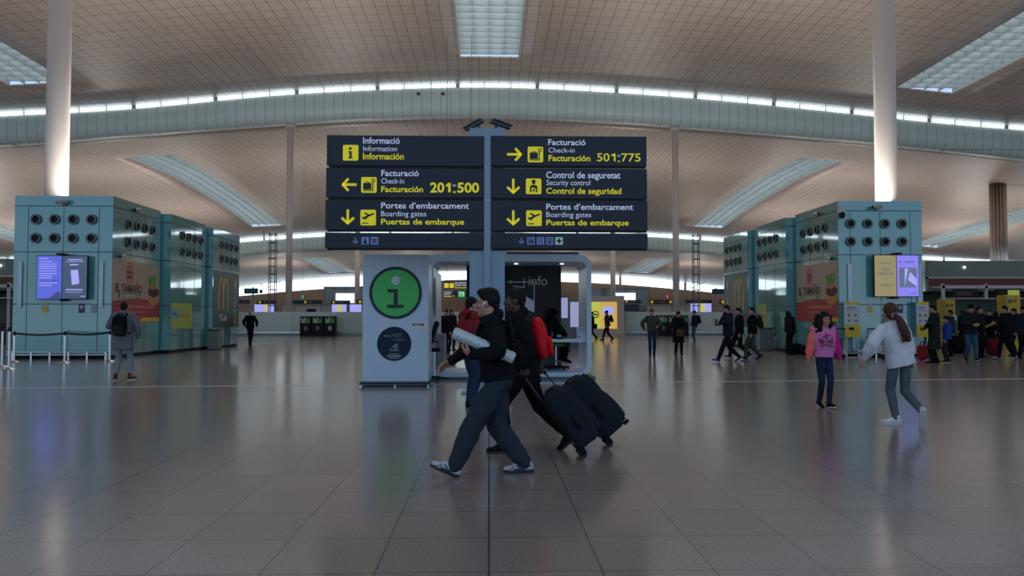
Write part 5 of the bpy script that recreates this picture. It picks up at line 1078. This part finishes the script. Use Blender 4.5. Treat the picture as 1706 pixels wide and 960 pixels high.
def suitcase(label, hx, hz, W, L, D, Y, wd, far):
    """upright two-wheeled soft case tilted on its wheels; the handle runs along its back edge up to the hand"""
    t = thing('suitcase', label, 'suitcase', (W[0], Y, 0)); u = V((hx - W[0], 0, hz - W[1])); HL = u.length; u.normalize(); n = V((u.z, 0, -u.x)); o = V((W[0], Y, W[1]))
    G = lambda a, y, d: o + u * a + V((0, y, 0)) + n * d
    def solid(a0, a1, y0, y1, d0, d1, r, name, m, par, dome=0, ns=6):
        b = MB(); b.box(a0, a1, y0, y1, d0, d1, r)
        bmesh.ops.subdivide_edges(b.b, edges=[e for e in b.b.edges if e.calc_length() > .1], cuts=6, use_grid_fill=True)
        for v in b.b.verts:
            a, y, d = v.co
            if dome and d > (d0 + d1) / 2: d += dome * (1 - ((a - (a0 + a1) / 2) / ((a1 - a0) / 2)) ** 2)
            if a > (a0 + a1) / 2 and dome: a += .05 * (1 - ((d - (d0 + d1) / 2) / ((d1 - d0) / 2)) ** 2)
            v.co = G(a, y, d)
        return b.build(name, m, par, True)
    SC = cloth('case_nylon', (.012, .018, .026), .15, .7); SCD = cloth('case_trim', (.006, .008, .010), .1, .7)
    c = solid(.05, L, 0, wd, .015, D, .05, 'case_body', SC, t, .04)
    p = solid(.10, L * .60, .05, wd - .05, D - .02, D + .065, .03, 'front_pocket', SC, t, .015); solid(L * .64, L * .93, .06, wd - .06, D - .02, D + .045, .02, 'top_pocket', SC, t, .01)
    for y in (.012, wd - .012):
        b = MB(); b.tube([G(a, y, d) for a, d in ((.10, D * .72), (L * .35, D * .80), (L * .75, D * .80), (L * .97, D * .62), (L * 1.03, D * .35))], .010, 8); b.build('zip', mat('zip_grey', (.06, .065, .07), .5), t, True)
    b = MB(); b.tube([G(L + .02, wd * (.35 + .3 * q), D * .35 + .0 + .035 * 0) + u * .035 * sin(pi * q) for q in [i / 8 for i in range(9)]], .014, 8); b.build('top_grip', SCD, t, True)
    b = MB(); b.tube([G(L * (.35 + .25 * q), -.012 - .03 * sin(pi * q), D * .55) for q in [i / 8 for i in range(9)]], .013, 8); b.build('side_grip', SCD, t, True)
    for y in (wd * .38, wd * .62): MB().cyl(G(.08, y, .0), G(HL, y, .0), .010, n=10).build('handle_rod', mat('rod_grey', (.05, .055, .06), .35, .7), t)
    b = MB(); b.cap(G(HL, wd * .33, 0), .017, G(HL, wd * .67, 0), .017, 10); b.build('handle_grip', SCD, t, True)
    for y in (.05, wd - .05): b = MB(); b.cyl(G(0, y - .018, .02), G(0, y + .018, .02), .042, n=24); b.build('wheel', RUBD, t)
    b = MB(); b.box(-.01, .08, .02, wd - .02, .0, .07, .015)
    for v in b.b.verts: v.co = G(*v.co)
    b.build('wheel_housing', SCD, t)
    for y in (.07, wd - .07):
        b = MB(); b.box(.03, .07, y - .02, y + .02, D - .02, D + .05, .01)
        for v in b.b.verts: v.co = G(*v.co)
        b.build('stand_foot', SCD, t)
    return t
suitcase('navy black soft wheeled suitcase nearest the camera, tilted behind the two striding people', .36, .83, (.93, .043), .66, .27, 7.86, .36, False)
suitcase('navy black soft wheeled suitcase behind the nearer case, farther from the camera', .62, .82, (1.30, .043), .74, .30, 8.52, .38, True)
# ---------------------------------------------------------------- man in red jacket
Cc = person('person in dark red jacket and jeans standing behind the striding person in black hoodie', ax(783, 12.5), 12.5, -pi / 2 + .6, 1.76, head=(-8, 0), fl=(-.1, .06, .085, 0, 5), fr=(.1, -.05, .085, 0, -5),
    hl=dict(p=(-.20, .22, 1.05), pole=(-.5, -1, -.3), curl=.6), hr=dict(p=(.26, .06, .84)), hair=('short', HAIRB), top=dict(m=cloth('jacket_red', (.20, .018, .022)), loose=.035, hem=-.12, hood='down'), legs=dict(m=JEAN, loose=.022), vox=.009, face=True)
worn(Cc, [Cc['Hd']((.085, 0, -.02)), Cc['Hd']((.09, .03, -.12)), Cc['T']((.07, .16, .42)), Cc['T']((.02, .17, .30))], .004, 'earphone_wire', mat('wire_white', (.6, .6, .62), .5))
worn(Cc, [Cc['T']((.10, -.15, .45)), Cc['T']((.11, -.05, .54)), Cc['T']((.12, .08, .50)), Cc['T']((.13, .16, .34)), Cc['T']((.17, .10, .18))], .02, 'strap', BLK)
# ---------------------------------------------------------------- girls on the right
PK = cloth('sweat_pink', (.62, .19, .44)); PKD = cloth('sweat_magenta', (.50, .02, .24)); PKO = cloth('sweat_coral', (.75, .17, .13))
def pinkpick(c, elb, wri, Sh):
    if c.x < -.205: return 1
    if c.x > .205: return 2
    return 0
D_ = person('person in a pink lettered sweater and jeans walking towards us', ax(1371, 12.3), 12.3, pi + .05, 1.50, lean=2, pz=.95, head=(-3, 14), fl=(-.035, .12, .085, 8, 4), fr=(.045, -.10, .10, -14, -4),
    hl=dict(p=(-.31, .02, .85), pole=(-.6, -1, 0)), hr=dict(p=(.33, .04, .84), pole=(.6, -1, 0)), hair=('curly', HAIRB), top=dict(m=[PK, PKD, PKO], loose=.034, hem=-.01, pick=pinkpick, name='sweater', arm=.012), legs=dict(m=cloth('jeans_navy', (.012, .028, .07)), loose=.0, cuff=.043), shoes=dict(m=BLK, sole=RUB), vox=.009, hs=1.12, w=.95, face=True)
s = D_['s']; T = D_['T']; b = MB(); INKM = mat('print_magenta', (.22, .01, .10), .7); fr = lambda x, z: T((x, .158 + .0 - .55 * x * x, z)) * s
for st in ([(.145, .34), (.135, .25)], [(.135, .30), (.12, .33), (.105, .32), (.10, .25)], [(.075, .31), (.07, .25)], [(.077, .345), (.076, .35)], [(.03, .44), (.015, .34), (.02, .25)], [(.085, .36), (.02, .39), (-.06, .40)], [(-.02, .29), (-.05, .31), (-.06, .28), (-.02, .27), (-.03, .25), (-.06, .25)], [(-.09, .36), (-.09, .25)], [(.13, .20), (.05, .225), (-.03, .215), (-.10, .185)]): b.tube([fr(-x_ if False else x_, z_) for x_, z_ in st], .0085, 6)
b.build('lettering', INKM, D_['o'], True, raw=True)
WS = cloth('sweat_white', (.60, .64, .70), .05)
E_ = person('person in a white sweatshirt and grey leggings stepping away with one foot raised', ax(1498, 10.35), 10.35, .12, 1.63, lean=3, side=-14, pz=.935, head=(2, -4), fl=(-.06, .02, .085, 0, 62), fr=(.13, -.28, .22, -60, -12),
    hl=dict(p=(-.50, .08, .95), pole=(-.6, -.8, .0), d=(-.4, .2, -.75), curl=.3), hr=dict(p=(.22, .06, .93), pole=(1, -.6, .0)), hair=('tail', HAIRBR), top=dict(m=WS, loose=.046, hem=-.09, name='sweatshirt', arm=.010, fold=.024, blouse=1), legs=dict(m=cloth('leggings_grey', (.09, .115, .14)), loose=.008, cuff=.046), shoes=dict(m=mat('shoe_white', (.62, .65, .70), .5), sole=RUB), vox=.008, hs=1.12, w=.92)
for k in (0, 1): worn(E_, [E_['wri'][k] + (E_['elb'][k] - E_['wri'][k]).normalized() * .035 + V((.03 * cos(a), .03 * sin(a), 0)) for a in [2 * pi * i / 12 for i in range(13)]], .012, 'cuff', WS)
worn(E_, [E_['Hd']((.03 * cos(a), -.112, -.032 + .03 * sin(a))) for a in [2 * pi * i / 12 for i in range(13)]], .010, 'hair_tie', mat('hair_tie', (.45, .42, .42), .7))
# ---------------------------------------------------------------- man with backpack on the left
GRH = cloth('coat_grey', (.14, .155, .175)); 
G_ = person('person in grey coat and pale trousers with black backpack facing the left towers', ax(206, 17.95), 17.95, .12, 1.78, head=(-14, 12), fl=(-.15, 0, .085, 0, 22), fr=(.15, .03, .085, 0, -22), hl=dict(p=(-.17, .26, 1.14), pole=(-1, -.5, -.4), curl=.6), hr=dict(p=(.27, .08, .95), pole=(1, -.5, -.3)),
    hair=('short', HAIRB), top=dict(m=GRH, loose=.045, hem=-.26, hood='down'), legs=dict(m=cloth('trousers_pale', (.22, .26, .30)), loose=.012), shoes=dict(m=cloth('shoe_brown', (.12, .03, .02)), sole=RUB, high=.03), vox=.0095)
pack('black backpack with grey trim on the person facing the left towers', G_, BLK, zc=.27, wd=.32, ht=.46, dp=.17, pocket=cloth('pack_dark_grey', (.018, .018, .02)), y0=-.165)
# ---------------------------------------------------------------- far figures
FV = .014
person('person in black jacket walking away near the left far tower', ax(417, 38.5), 38.5, .05, 1.72, fl=(-.04, .1, .085, 0, 0), fr=(.05, -.1, .10, -15, 0), hair=('bald', HAIRG), hl=dict(p=(-.28, .12, .98), pole=(-1, -.6, 0)), hr=dict(p=(.28, .12, .98), pole=(1, -.6, 0)), top=dict(m=BLK, loose=.04, hem=-.08), legs=dict(m=NVY, loose=.012), vox=FV)
fl, fr = stride(.13, 'r', .02)
person('person in green jacket and dark jeans walking towards us beside a black coat wearer', ax(1086, 27.7), 27.7, pi - .1, 1.70, fl=fl, fr=fr, hl=dict(p=(-.2, .25, 1.12), pole=(-1, -.3, -.4), curl=.8), hr=dict(p=(.28, -.02, 1.0), pole=(1.2, -.5, 0)), hair=('bun', HAIRBR), top=dict(m=cloth('jacket_olive', (.045, .055, .045)), loose=.035, hem=-.02), legs=dict(m=JEAN, loose=.006), vox=.012, w=.93)
fl, fr = stride(.12, 'l', .02)
q = person('person in black coat and headscarf holding a brown bag, walking towards us', ax(1130, 28.8), 28.8, pi, 1.62, fl=fl, fr=fr, hl=dict(p=(-.12, .22, 1.02), pole=(-1, -.3, -.4), curl=.8), hr=dict(p=(.12, .22, 1.02), pole=(1, -.3, -.4), curl=.8), hair=('scarf', BLK), top=dict(m=BLK, loose=.05, hem=-.10), skirt=dict(z1=.52, m=BLK, r=.25), legs=dict(m=BLK), vox=.012)
def handbag(label, p, c, m, sz=(.3, .12, .22), name='handbag', cat='bag'):
    s = p['s']; t = thing(name, label, cat, p['o'].location[:], p['o'].rotation_euler.z); c = V(c); b = MB(); b.box(c.x - sz[0] / 2, c.x + sz[0] / 2, c.y - sz[1] / 2, c.y + sz[1] / 2, c.z - sz[2], c.z, .03)
    for v in b.b.verts: v.co *= s
    b.build('bag_body', m, t, True, raw=True); b = MB(); b.tube([V((c.x + sz[0] * .35 * cos(a), c.y, c.z - .02 + .12 * sin(a))) for a in [pi * i / 10 for i in range(11)]], .01, 6)
    for v in b.b.verts: v.co *= s
    b.build('handle', m, t, True, raw=True); return t
handbag('small brown bag held in front by the person in headscarf', q, (0, .30, .98), cloth('bag_brown', (.10, .05, .03)))
q = person('person in dark jacket with backpack turned left in front of the right bins', ax(1157, 41), 41, 1.75, 1.74, fl=(-.1, .04, .085, 0, 0), fr=(.1, -.06, .085, 0, 0), hr=dict(p=(.2, .15, 1.0)), hair=('cap', BLK), top=dict(m=NVY, loose=.03, hem=-.05), legs=dict(m=JEANL, loose=.012), shoes=dict(m=cloth('shoe_grey', (.25, .25, .26)), sole=RUB), vox=FV)
pack('black backpack on the person by the right recycling bins', q, BLK, y0=-.15)
fl, fr = stride(.36, 'l', .06)
K_ = person('person in navy jacket striding left holding a phone, first of three people', ax(1213, 24.5), 24.5, Wt + .1, 1.86, pz=.90, lean=3, head=(-6, 0), fl=fl, fr=fr, hl=dict(p=(-.14, .32, 1.16), pole=(-1, -.4, -.5), curl=.8), hr=dict(p=(.2, .28, 1.12), pole=(1, -.4, -.5)), hair=('short', HAIRB), top=dict(m=NVY, loose=.035, hem=-.12), legs=dict(m=BLK, loose=.014), shoes=dict(m=cloth('shoe_blue', (.06, .08, .16)), sole=RUB), vox=.011, face=True)
b = MB(); b.ell(K_['Hd']((0, .055, -.095)) * K_['s'], V((.052, .045, .04)) * K_['s']); b.build('beard', HAIRB, K_['o'], True, raw=True)
t = thing('mobile_phone', 'black mobile phone in the hand of the person striding in navy', 'phone', K_['o'].location[:], Wt + .1); c = (K_['wri'][0] + V((.02, .1, .05))) * K_['s']; MB().box(c.x - .035, c.x + .035, c.y - .02, c.y + .02, c.z - .06, c.z + .08, .006).build('case', DARK, t, raw=True); MB().box(c.x - .03, c.x + .03, c.y - .026, c.y - .018, c.z - .05, c.z + .07).build('display', SGR, t, raw=True)
fl, fr = stride(.30, 'r', .06)
person('person in black jacket walking left, second of three people', ax(1231, 26.5), 26.5, Wt - .1, 1.78, pz=.91, head=(-4, 8), fl=fl, fr=fr, hair=('short', HAIRB), top=dict(m=BLK, loose=.035, hem=-.08), legs=dict(m=BLK, loose=.016), shoes=dict(m=cloth('shoe_blue', (.06, .08, .16)), sole=RUB), vox=.012)
fl, fr = stride(.22, 'l', .05)
q = person('person in black jacket with backpack walking left, last of three people', ax(1253, 26), 26, Wt - .35, 1.76, pz=.93, head=(0, 10), fl=fl, fr=fr, hair=('crop', HAIRB), top=dict(m=BLK, loose=.035, hem=-.08), legs=dict(m=cloth('trousers_brown_grey', (.05, .05, .048)), loose=.018), vox=.012)
pack('dark brown backpack on the last of three people walking left', q, cloth('pack_brown_black', (.018, .012, .012)), y0=-.15)
q = person('hunched person in dark hooded coat standing beside the right middle tower', ax(1317, 29.9), 29.9, .5, 1.66, lean=8, head=(-20, 0), hair=('hood', cloth('coat_plum', (.018, .014, .018))), top=dict(m=cloth('coat_plum', (.018, .014, .018)), loose=.05, hem=-.12), legs=dict(m=BLK), vox=.012)
def floorbag(label, px, Y, wd, ht, m, trim=None):
    x = ax(px, Y); t = thing('travel_bag', label, 'bag', (x, Y, 0)); b = MB(); b.box(x - wd / 2, x + wd / 2, Y - .16, Y + .16, 0.01, ht, .09); link('bag_body', remesh(b, .02, 6, .03, .12), m, t)
    for v in t.children[0].data.vertices: v.co -= V((x, Y, 0))
    b = MB(); b.tube([(x + wd * .25 * cos(a), Y, ht - .03 + .13 * sin(a)) for a in [pi * i / 10 for i in range(11)]], .014, 6); b.build('handle', trim or BLK, t, True)
    b = MB(); b.box(x - wd * .35, x + wd * .35, Y - .2, Y - .15, .06, ht * .6, .02); b.build('pocket', trim or m, t, True)
floorbag('black travel bag on the floor beside the hunched person', 1322, 29.3, .62, .42, BLK); floorbag('black and red travel bag on the floor by the hamburger advert', 1343, 28.6, .42, .38, BLK, cloth('bag_red', (.18, .015, .02)))
fl, fr = stride(.26, 'l', .05)
q = person('person in dark jacket and cap walking left past the lit yellow advert', ax(1012, 46), 46, Wt - .2, 1.80, pz=.93, lean=4, fl=fl, fr=fr, hair=('cap', BLK), top=dict(m=cloth('jacket_blue_black', (.02, .03, .045)), loose=.04, hem=-.1), legs=dict(m=BLK, loose=.015), vox=FV)
pack('black and orange backpack on the person passing the yellow advert', q, BLK, pocket=cloth('pack_orange', (.12, .06, .02)), y0=-.15)
fl, fr = stride(.26, 'r', .05)
q = person('person in black walking left past advert, half hidden by kiosk frame', ax(986, 48), 48, Wt, 1.75, pz=.93, fl=fl, fr=fr, hair=('short', HAIRB), top=dict(m=BLK, loose=.035, hem=-.1), legs=dict(m=BLK, loose=.012), vox=FV)
handbag('black bag carried by the person half hidden by the kiosk frame', q, (-.28, -.12, .98), BLK, (.1, .34, .3))
person('person in dark coat standing far beyond the kiosk desk', ax(958, 40), 40, pi, 1.70, hair=('short', HAIRB), top=dict(m=NVY, loose=.05, hem=-.2), legs=dict(m=BLK), vox=FV)
person('dark clothed person seen between totem and red jacket, nearer the totem', ax(743, 30), 30, 2.6, 1.70, hair=('short', HAIRB), top=dict(m=BLK, loose=.04, hem=-.1), legs=dict(m=BLK), vox=FV); person('dark clothed person seen between totem and red jacket, nearer the jacket', ax(752, 33), 33, -2.6, 1.72, hair=('long', HAIRB), top=dict(m=BLK, loose=.04, hem=-.1), legs=dict(m=NVY), vox=FV)
# seated at the desk: dark visitor, clerk behind
person('person in dark hooded jacket sitting on the green chair at the kiosk desk', ax(916, 18.9), 18.95, -1.15, 1.72, pz=.87, lean=8, head=(-8, 0), fl=(-.12, .40, .42, -10, 8), fr=(.12, .36, .42, -10, -8), hl=dict(p=(-.2, .34, 1.02), pole=(-1, -.4, -.5)), hr=dict(p=(.2, .34, 1.02), pole=(1, -.4, -.5)), hair=('hood', BLK), top=dict(m=BLK, loose=.045, hem=-.08), legs=dict(m=BLK, loose=.018), vox=.011)
# ---------------------------------------------------------------- the crowd on the right
q = person('person in long dark green coat standing by the right notice board', ax(1556, 23.6), 23.6, .75, 1.80, head=(-6, 20), fl=(-.09, .02, .085, 0, 5), fr=(.09, -.03, .085, 0, -5), hl=dict(p=(-.2, .2, 1.05), pole=(-1, -.5, -.3)), hair=('short', HAIRB), top=dict(m=cloth('coat_green_black', (.014, .020, .020)), loose=.04, hem=-.1), skirt=dict(z1=.42, m=cloth('coat_green_black', (.014, .020, .020)), r=.235), legs=dict(m=BLK), vox=.011)
person('person in short bright blue jacket standing beside person in long green coat', ax(1577, 24.0), 24.0, .9, 1.44, head=(-6, 10), fl=(-.09, .03, .085, 0, 6), fr=(.09, -.02, .085, 0, -6), hair=('short', HAIRB), top=dict(m=cloth('jacket_bright_blue', (.02, .05, .30)), loose=.04, hem=-.06, hood='down'), legs=dict(m=NVY), shoes=dict(m=NVY, sole=RUB), vox=.011, hs=1.14)
person('person in dark teal jacket with an orange collar behind the bright blue jacket', ax(1583, 27.5), 27.5, 1.2, 1.68, hair=('short', HAIRB), top=dict(m=cloth('jacket_teal', (.02, .05, .07)), loose=.04, hem=-.08), legs=dict(m=BLK), vox=FV)
fl, fr = stride(.16, 'l', .04)
person('person in black beanie and jeans walking towards us looking at his hand', ax(1616, 24.8), 24.8, pi - .15, 1.83, head=(-14, 5), fl=fl, fr=fr, hl=dict(p=(-.14, .26, 1.13), pole=(-1, -.4, -.5), curl=.7), hr=dict(p=(.05, .28, 1.12), pole=(1, -.4, -.5), curl=.7), hair=('beanie', BLK), top=dict(m=cloth('jacket_dark_olive', (.012, .015, .013)), loose=.045, hem=-.12), legs=dict(m=JEANL, loose=.016), shoes=dict(m=BLK, sole=RUB), vox=.011, face=True)
person('person in black jacket right behind the person in beanie and jeans', ax(1631, 26.8), 26.8, pi + .5, 1.78, hair=('short', HAIRB), top=dict(m=BLK, loose=.04, hem=-.1), legs=dict(m=BLK, loose=.014), vox=FV)
fl, fr = stride(.2, 'r', .03)
person('person in long black coat facing left holding a yellow folder', ax(1675, 25.4), 25.4, Wt - .1, 1.80, head=(-8, 0), fl=fl, fr=fr, hl=dict(p=(-.16, .38, 1.20), pole=(-1, -.3, -.6), curl=.8), hair=('short', HAIRB), top=dict(m=BLK, loose=.045, hem=-.2), skirt=dict(z1=.55, m=BLK, r=.225), legs=dict(m=BLK, loose=.014), shoes=dict(m=cloth('shoe_grey', (.25, .25, .26)), sole=RUBD), vox=.011)
pf = V((ax(1675, 25.4) - .52, 25.24, 1.20)); t = thing('folder', 'dull yellow folder held out by the person in long black coat', 'folder', pf); b = MB(); b.prism(pf, V((-.93, 0, -.35)), V((-.2, .5, .5)), [(-.16, -.05), (.28, -.05), (.28, .06), (-.16, .06)], 0, .02); b.build('cover', cloth('folder_yellow', (.20, .17, .03)), t)
b = MB(); b.prism(pf, V((-.93, 0, -.35)), V((-.2, .5, .5)), [(-.15, -.045), (.27, -.045), (.27, .055), (-.15, .055)], .02, .026); b.build('paper', mat('paper', (.4, .4, .36), .7), t)
for px, Y, H, rz, m, hk, lab in ((1648, 30.0, 1.72, 2.2, BLK, ('short', HAIRB), 'person in black with back half turned, left of the folder'), (1660, 31.5, 1.66, -.4, cloth('coat_wine', (.03, .008, .012)), ('long', HAIRB), 'person in dark wine coat queueing behind the folder'), (1690, 28.0, 1.74, 1.2, cloth('coat_violet_black', (.014, .010, .018)), ('short', HAIRB), 'person in violet black coat queueing right of the person with the folder'), (1704, 26.0, 1.78, 2.9, NVY, ('cap', BLK), 'person in navy jacket cut by the right edge of the view'), (1605, 32.0, 1.70, .3, BLK, ('long', HAIRB), 'person in black waiting far behind the beanie wearer'), (1712, 31, 1.7, .4, BLK, ('beanie', NVY), 'person in black beanie far back at the right edge')):
    person(lab, ax(px, Y), Y, rz, H, head=(-8, 10), hair=hk, top=dict(m=m, loose=.045, hem=-.16), legs=dict(m=BLK, loose=.014), fl=(-.1, .05, .085, 0, 5), fr=(.1, -.05, .085, 0, -5), vox=FV)
floorbag('dark red travel bag on the floor between the queueing people', 1655, 28.6, .4, .6, cloth('bag_red', (.18, .015, .02))); floorbag('black travel bag on the floor behind the beanie wearer', 1598, 29.8, .7, .7, BLK)
floorbag('small green bag on floor behind the long green coat', 1553, 25.0, .26, .5, cloth('bag_lime', (.10, .32, .03)))
floorbag('small red bag on floor left of the long green coat', 1535, 25.2, .26, .52, cloth('bag_bright_red', (.30, .02, .03)))
bpy.data.scenes.remove(_ts)
for pre, gname in (('security_camera', 'security cameras'), ('suitcase', 'wheeled suitcases pulled by the walkers'), ('gate_sign', 'gate signs beyond the barrier'), ('wall_screen', 'twin screens on the towers'), ('luggage_trolley', 'luggage trolleys by the right tower'), ('notice_board', 'yellow notice boards by the right tower'), ('self_service_machine', 'yellow self-service machines'), ('flag_sign', 'green flag signs'), ('lattice_mast', 'lattice masts'), ('travel_bag', 'bags on the floor'), ('backpack', 'backpacks'), ('litter_bin', 'grey litter bins'), ('barrier_belt', 'barrier belts'), ('smoke_detector', 'detectors on the fascia'), ('poster_screen', 'poster screens behind the kiosk'), ('glass_room', 'glass rooms beyond the barrier'), ('counter_block', 'counters beyond the barrier'), ('glass_barrier', 'glass barriers'), ('swivel_chair', 'swivel chairs at the kiosk'), ('check_in_hall', 'check-in rows at the sides'), ('person', 'travellers in the hall')):
    for o in list(C.objects):
        if o.parent is None and o.name.split('.')[0] == pre: o['group'] = gname
